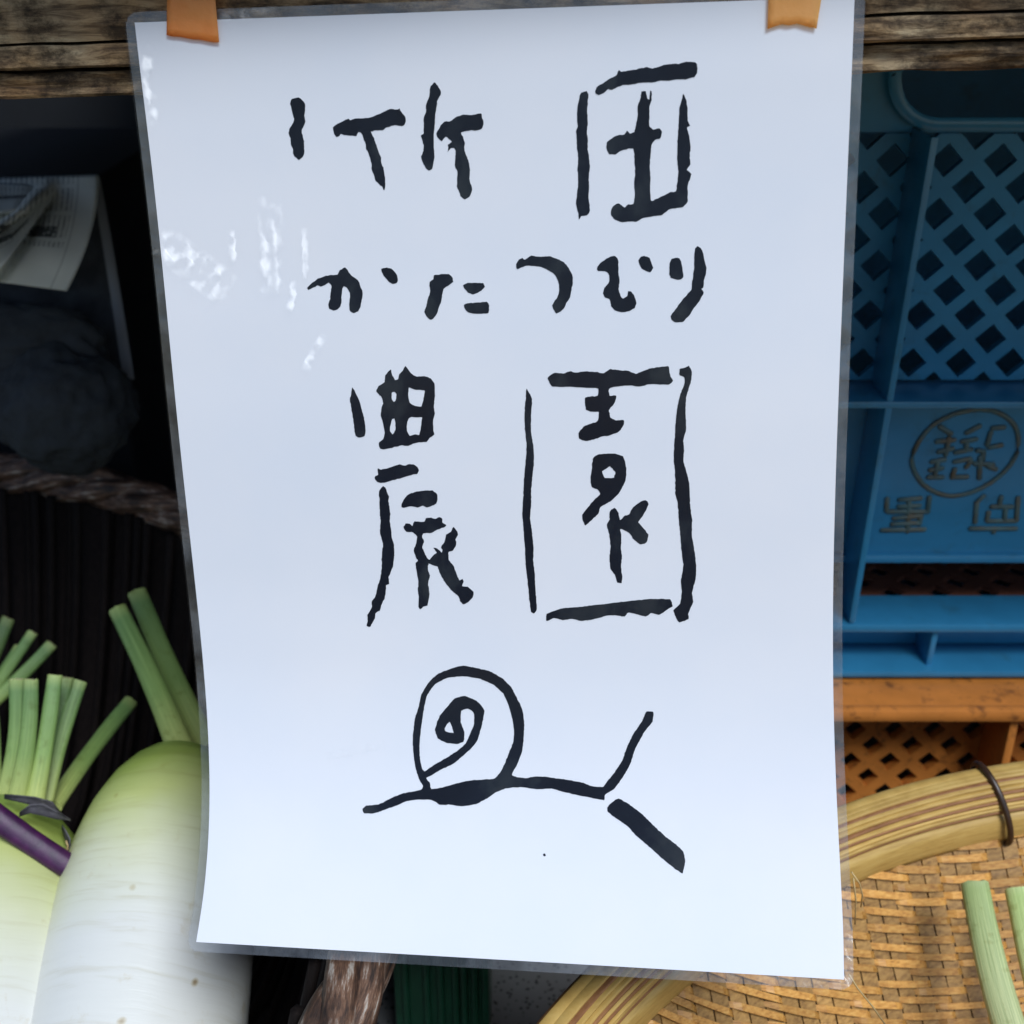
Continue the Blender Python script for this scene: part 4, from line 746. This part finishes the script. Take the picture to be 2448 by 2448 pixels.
# one further back whose stalks reach in from the left
daikon(at(-120, 1720, .690), at(-330, 2300, .600), .9, 'hidden daikon beyond the left edge, only its dim stalk ends show', [
    (at(-95, 1725, .690), at(20, 1478, .700), .0090, .0072, .001), (at(-70, 1730, .695), at(78, 1512, .705), .0074, .0058, .0), (at(-60, 1715, .682), at(124, 1540, .695), .0085, .0066, .001), (at(-80, 1740, .700), at(45, 1545, .705), .006, .005, 0)])
# one lying in the bamboo basket, its stalks point up
daikon(at(2500, 2640, .455), at(2640, 3200, .40), .8, 'daikon in the bamboo basket, only its pale cut stalks in view at lower right', [
    (at(2468, 2620, .452), at(2330, 2112, .500), .0140, .0108, -.002), (at(2560, 2620, .462), at(2436, 2128, .512), .0140, .0112, -.001)], M['palestalk'])
# purple stalk and wilted scraps
M['purple'] = streak('purple_stalk_skin', [(0.3, (0.022, 0.003, 0.030)), (0.6, (0.052, 0.006, 0.054)), (0.8, (0.09, 0.014, 0.07))], (20, 20, 20), 14, 0.45, 0.2, 0.0005)
ps = empty('purple_stalk', at(40, 2010, .520), 'deep purple vegetable stalk lying across the left daikon', 'stalk')
stalk(at(-80, 1900, .508), at(185, 2085, .516), .0108, .0098, .0006, ps, M['purple'])
M['wilt'] = plain('wilted_leaf', (0.085, 0.078, 0.090), .7, .5, 160, (0.20, 0.20, 0.17), .5)
def scrap(pts, w, name='wilted_leaf', root=None, mat=None):
    m = MB(); vs = []; fs = []; n = len(pts)
    for i, p in enumerate(pts):
        c = at(*p); f = i / (n - 1); ww = w * (math.sin(math.pi * min(.95, .15 + f * .8))) 
        for k in range(5):
            s = (k - 2) / 2; vs.append(c + Vector((.15 * ww * s, -.25 * abs(s) * ww, ww * s)) + Vector((0, .0012 * noise.noise(Vector((i * .9, k * .8, w * 999))), .001 * noise.noise(Vector((i * .7, k, 3))))))
    for i in range(n - 1):
        for k in range(4): q = i * 5 + k; fs.append((q, q + 1, q + 6, q + 5))
    m.add(vs, fs); o = m.build(name, mat or M['wilt'], root, smooth=True); md = o.modifiers.new('thickness', 'SOLIDIFY'); md.thickness = .0005; return o
lr = [o for o in bpy.data.objects if o.type == 'EMPTY' and o.get('label', '').startswith('white daikon')][0]
scrap([(48, 1945, .520), (75, 1930, .517), (105, 1932, .516), (135, 1945, .518), (168, 1958, .524)], .0030, root=lr)
scrap([(10, 1905, .528), (45, 1908, .522), (85, 1915, .520), (125, 1925, .522), (150, 1950, .528)], .0022, root=lr)
scrap([(150, 1975, .530), (160, 1995, .526), (170, 2015, .524), (165, 2035, .524)], .0032, root=lr)
scrap([(160, 2010, .520), (164, 2025, .520), (160, 2040, .520)], .0016, root=lr, mat=M['fibre'])

# ------------------------------------------------------------------ newspapers and dark box behind, left
def news_mat():
    m, t, b, o = nt('newsprint'); uv = N(t, 'ShaderNodeUVMap'); s = N(t, 'ShaderNodeSeparateXYZ'); t.links.new(uv.outputs[0], s.inputs[0])
    def mth(op, a, bb=None, c=None):
        q = N(t, 'ShaderNodeMath', operation=op)
        for k, x in enumerate((a, bb, c)):
            if x is None: continue
            if hasattr(x, 'links'): t.links.new(x, q.inputs[k])
            else: q.inputs[k].default_value = x
        return q.outputs[0]
    col = mth('LESS_THAN', mth('FRACT', mth('MULTIPLY', s.outputs[0], 34.0)), 0.56)
    mp = N(t, 'ShaderNodeMapping'); mp.inputs['Scale'].default_value = (34, 60, 1); t.links.new(uv.outputs[0], mp.inputs[0]); gl = noisetex(t, mp.outputs[0], 1.6, 3, .7)
    g = mth('GREATER_THAN', gl, 0.47); band = mth('LESS_THAN', mth('FRACT', mth('ADD', mth('MULTIPLY', s.outputs[1], 4.2), .12)), 0.84)
    inx = mth('MULTIPLY', mth('LESS_THAN', s.outputs[0], 0.86), mth('GREATER_THAN', s.outputs[1], 0.36)); ink = mth('MULTIPLY', mth('MULTIPLY', col, g), mth('MULTIPLY', band, inx))
    blk = mth('MULTIPLY', mth('MULTIPLY', mth('GREATER_THAN', s.outputs[1], .445), mth('LESS_THAN', s.outputs[1], .545)), mth('MULTIPLY', mth('LESS_THAN', s.outputs[0], .80), mth('GREATER_THAN', s.outputs[0], .46)))
    mp2 = N(t, 'ShaderNodeMapping'); mp2.inputs['Scale'].default_value = (40, 30, 1); t.links.new(uv.outputs[0], mp2.inputs[0]); n2 = noisetex(t, mp2.outputs[0], 1.0, 2); blk = mth('MULTIPLY', blk, mth('LESS_THAN', n2, .60))
    rule = mth('MULTIPLY', mth('COMPARE', s.outputs[0], 0.885, 0.003), 0.5)
    f = mth('MINIMUM', mth('ADD', mth('MULTIPLY', ink, .62), mth('ADD', mth('MULTIPLY', blk, .9), rule)), 0.95)
    v = coord(t, 'Object'); n = noisetex(t, v, 40, 3); base = ramp(t, n, [(0.3, (0.70, 0.74, 0.72)), (0.7, (0.78, 0.81, 0.78))]).outputs[0]
    c = mixc(t, f, base, (0.03, 0.035, 0.04)); t.links.new(c, b.inputs['Base Color']); b.inputs['Roughness'].default_value = .9; return m
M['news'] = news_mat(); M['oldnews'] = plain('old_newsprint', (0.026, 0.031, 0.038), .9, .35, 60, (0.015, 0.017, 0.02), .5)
def cloth_sheet(name, grid, mat, parent=None, th=.0004):
    """grid of points [row][col]; u runs left to right, v from bottom to top"""
    nr, nc = len(grid), len(grid[0]); m = MB(); m.add([p for r in grid for p in r], [(j * nc + i, j * nc + i + 1, (j + 1) * nc + i + 1, (j + 1) * nc + i) for j in range(nr - 1) for i in range(nc - 1)])
    o = m.build(name, mat, parent, smooth=True); uvl = o.data.uv_layers.new(name='UVMap')
    for poly in o.data.polygons:
        for li, vi in zip(poly.loop_indices, poly.vertices): j, i = divmod(vi, nc); uvl.data[li].uv = (i / (nc - 1), 1 - j / (nr - 1))
    md = o.modifiers.new('thickness', 'SOLIDIFY'); md.thickness = th; return o
box = empty('dark_box', (-.50, .80, .70), 'black cardboard box behind the wicker basket, draped with newspaper', 'box')
bt = at(236, 418, .715)
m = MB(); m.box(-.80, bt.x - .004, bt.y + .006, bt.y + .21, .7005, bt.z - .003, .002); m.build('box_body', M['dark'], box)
# top sheet: over the edge of the box and down, right edge curling back
def lerp(a, b, f): return a + (b - a) * f
g1 = []
for j in range(41):
    f = j / 40; row = []
    for i in range(41):
        u = i / 40
        px = lerp(-190, lerp(236, 160, max(0, f) ** 2.0), u); pyt = lerp(432, 417, u); pyb = lerp(648, 696, u)
        py = lerp(pyt, pyb, f); d = .711 - .090 * math.sin(min(1.0, f * 1.15) * 1.57) * (1 - .45 * u)
        # the two creases running down to the left
        c1 = ((px - 125) * 0.75 + (py - 462)); c2 = ((px - 120) * 1.5 + (py - 470)); left = 1 if px < 135 else 0
        d -= left * .030 * math.exp(-((c1 + 12) / 26) ** 2) * min(1, (135 - px) / 60) ; d += left * .022 * math.exp(-((c1 - 16) / 16) ** 2) * min(1, (135 - px) / 40) + left * .020 * math.exp(-((c2 - 18) / 15) ** 2) * min(1, (135 - px) / 30)
        d += .002 * noise.noise(Vector((px * .012, py * .012, 1)))
        row.append(at(px, py, d))
    g1.append(row)
tag(cloth_sheet('newspaper', g1, M['news']), 'printed newspaper sheet with a creased fold hanging at the left edge', 'newspaper')
npaper = [o for o in bpy.data.objects if o.name.startswith('newspaper') and o.type == 'MESH'][0]
def flap(top, bot, lift, seed):
    g = []; n = 24
    def pl(c, u):
        u = u * (len(c) - 1); i = min(int(u), len(c) - 2); f = u - i; return (lerp(c[i][0], c[i + 1][0], f), lerp(c[i][1], c[i + 1][1], f))
    for j in range(13):
        row = []
        for i in range(n + 1):
            a = pl(top, i / n); q = pl(bot, i / n); f = j / 12; px, py = lerp(a[0], q[0], f), lerp(a[1], q[1], f); ff = max(0, (py - 425) / 245)
            d = .711 - .090 * math.sin(min(1.0, ff * 1.15) * 1.57) * (1 - .45 * (px + 190) / 400); taper = min(1, max(0, (128 - px) / 90))
            row.append(at(px, py, d - .0015 - lift * taper * (.25 + .75 * f) - .003 * noise.noise(Vector((px * .02, py * .02, seed)))))
        g.append(row)
    return cloth_sheet('folded_flap', g, M['news'], npaper)
flap([(-190, 436), (-60, 434), (60, 440), (128, 458)], [(-190, 512), (-40, 516), (50, 500), (128, 466)], .022, 1)
flap([(-190, 500), (-40, 505), (50, 492), (126, 466)], [(-190, 700), (-60, 690), (10, 632), (124, 476)], .012, 4)
# sheet lying on top of the box behind the fold, and the under sheet with its pale border
g2 = []
for j in range(31):
    f = j / 30; g2.append([at(lerp(-60, lerp(237, 322, f ** .9), i / 24), lerp(419, lerp(880, 908, i / 24), f), .716 - .004 * f * (i / 24)) for i in range(25)])
def under_mat():
    m, t, b, o = nt('under_sheet'); uv = N(t, 'ShaderNodeUVMap'); s = N(t, 'ShaderNodeSeparateXYZ'); t.links.new(uv.outputs[0], s.inputs[0])
    a = N(t, 'ShaderNodeMath', operation='LESS_THAN'); a.inputs[1].default_value = .928; t.links.new(s.outputs[0], a.inputs[0]); bb = N(t, 'ShaderNodeMath', operation='GREATER_THAN'); bb.inputs[1].default_value = .05; t.links.new(s.outputs[1], bb.inputs[0])
    mm = N(t, 'ShaderNodeMath', operation='MULTIPLY'); t.links.new(a.outputs[0], mm.inputs[0]); t.links.new(bb.outputs[0], mm.inputs[1])
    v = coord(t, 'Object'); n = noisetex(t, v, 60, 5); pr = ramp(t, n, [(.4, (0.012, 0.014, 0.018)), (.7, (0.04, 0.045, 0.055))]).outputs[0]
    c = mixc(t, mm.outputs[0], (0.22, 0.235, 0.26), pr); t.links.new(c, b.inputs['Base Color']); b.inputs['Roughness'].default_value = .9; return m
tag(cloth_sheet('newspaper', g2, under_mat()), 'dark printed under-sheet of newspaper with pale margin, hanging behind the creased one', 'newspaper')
# crumpled bundle in front of the box
def blob(name, c, r, mat, seed, label, cat):
    bm = bmesh.new(); bmesh.ops.create_icosphere(bm, subdivisions=5, radius=1)
    for v in bm.verts:
        p = v.co.copy(); k = 1 + .16 * noise.noise(p * 1.4 + Vector((seed, 0, 0))) + .10 * (1 - abs(noise.noise(p * 2.6 + Vector((0, seed, 0)))) * 2) * .6 + .05 * (1 - 2 * abs(noise.noise(p * 5 + Vector((seed, 1, 2))))) + .02 * noise.noise(p * 11)
        v.co = Vector((p.x * r[0] * k, p.y * r[1] * k, p.z * r[2] * k)) + c
    m = MB(); m.bm(bm); o = m.build(name, mat, smooth=True); return tag(o, label, cat)
cb = at(150, 975, .690)
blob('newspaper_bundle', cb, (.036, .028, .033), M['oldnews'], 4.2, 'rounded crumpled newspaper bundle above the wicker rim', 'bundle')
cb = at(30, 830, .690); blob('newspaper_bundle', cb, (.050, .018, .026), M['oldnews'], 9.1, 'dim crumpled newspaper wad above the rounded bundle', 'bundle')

# ------------------------------------------------------------------ green ribbed bin between the baskets
gb = empty('green_bin', (-.045, .48, .70), 'dark green ribbed plastic bin between the two baskets, below the sign', 'bin')
m = MB(); m.box(-.056, -.0105, .440, .540, .7005, .80, .003); m.build('bin_body', M['green'], gb)
for x in (-.050, -.040, -.0335, -.0265, -.0225, -.0175, -.0125):
    m = MB(); m.box(x - .0016, x + .0016, .4365, .442, .7005, .797, .0012); m.build('rib', M['green'], gb)
m = MB(); m.box(-.060, -.0065, .435, .544, .7985, .803, .0015); m.build('bin_rim', M['green'], gb)
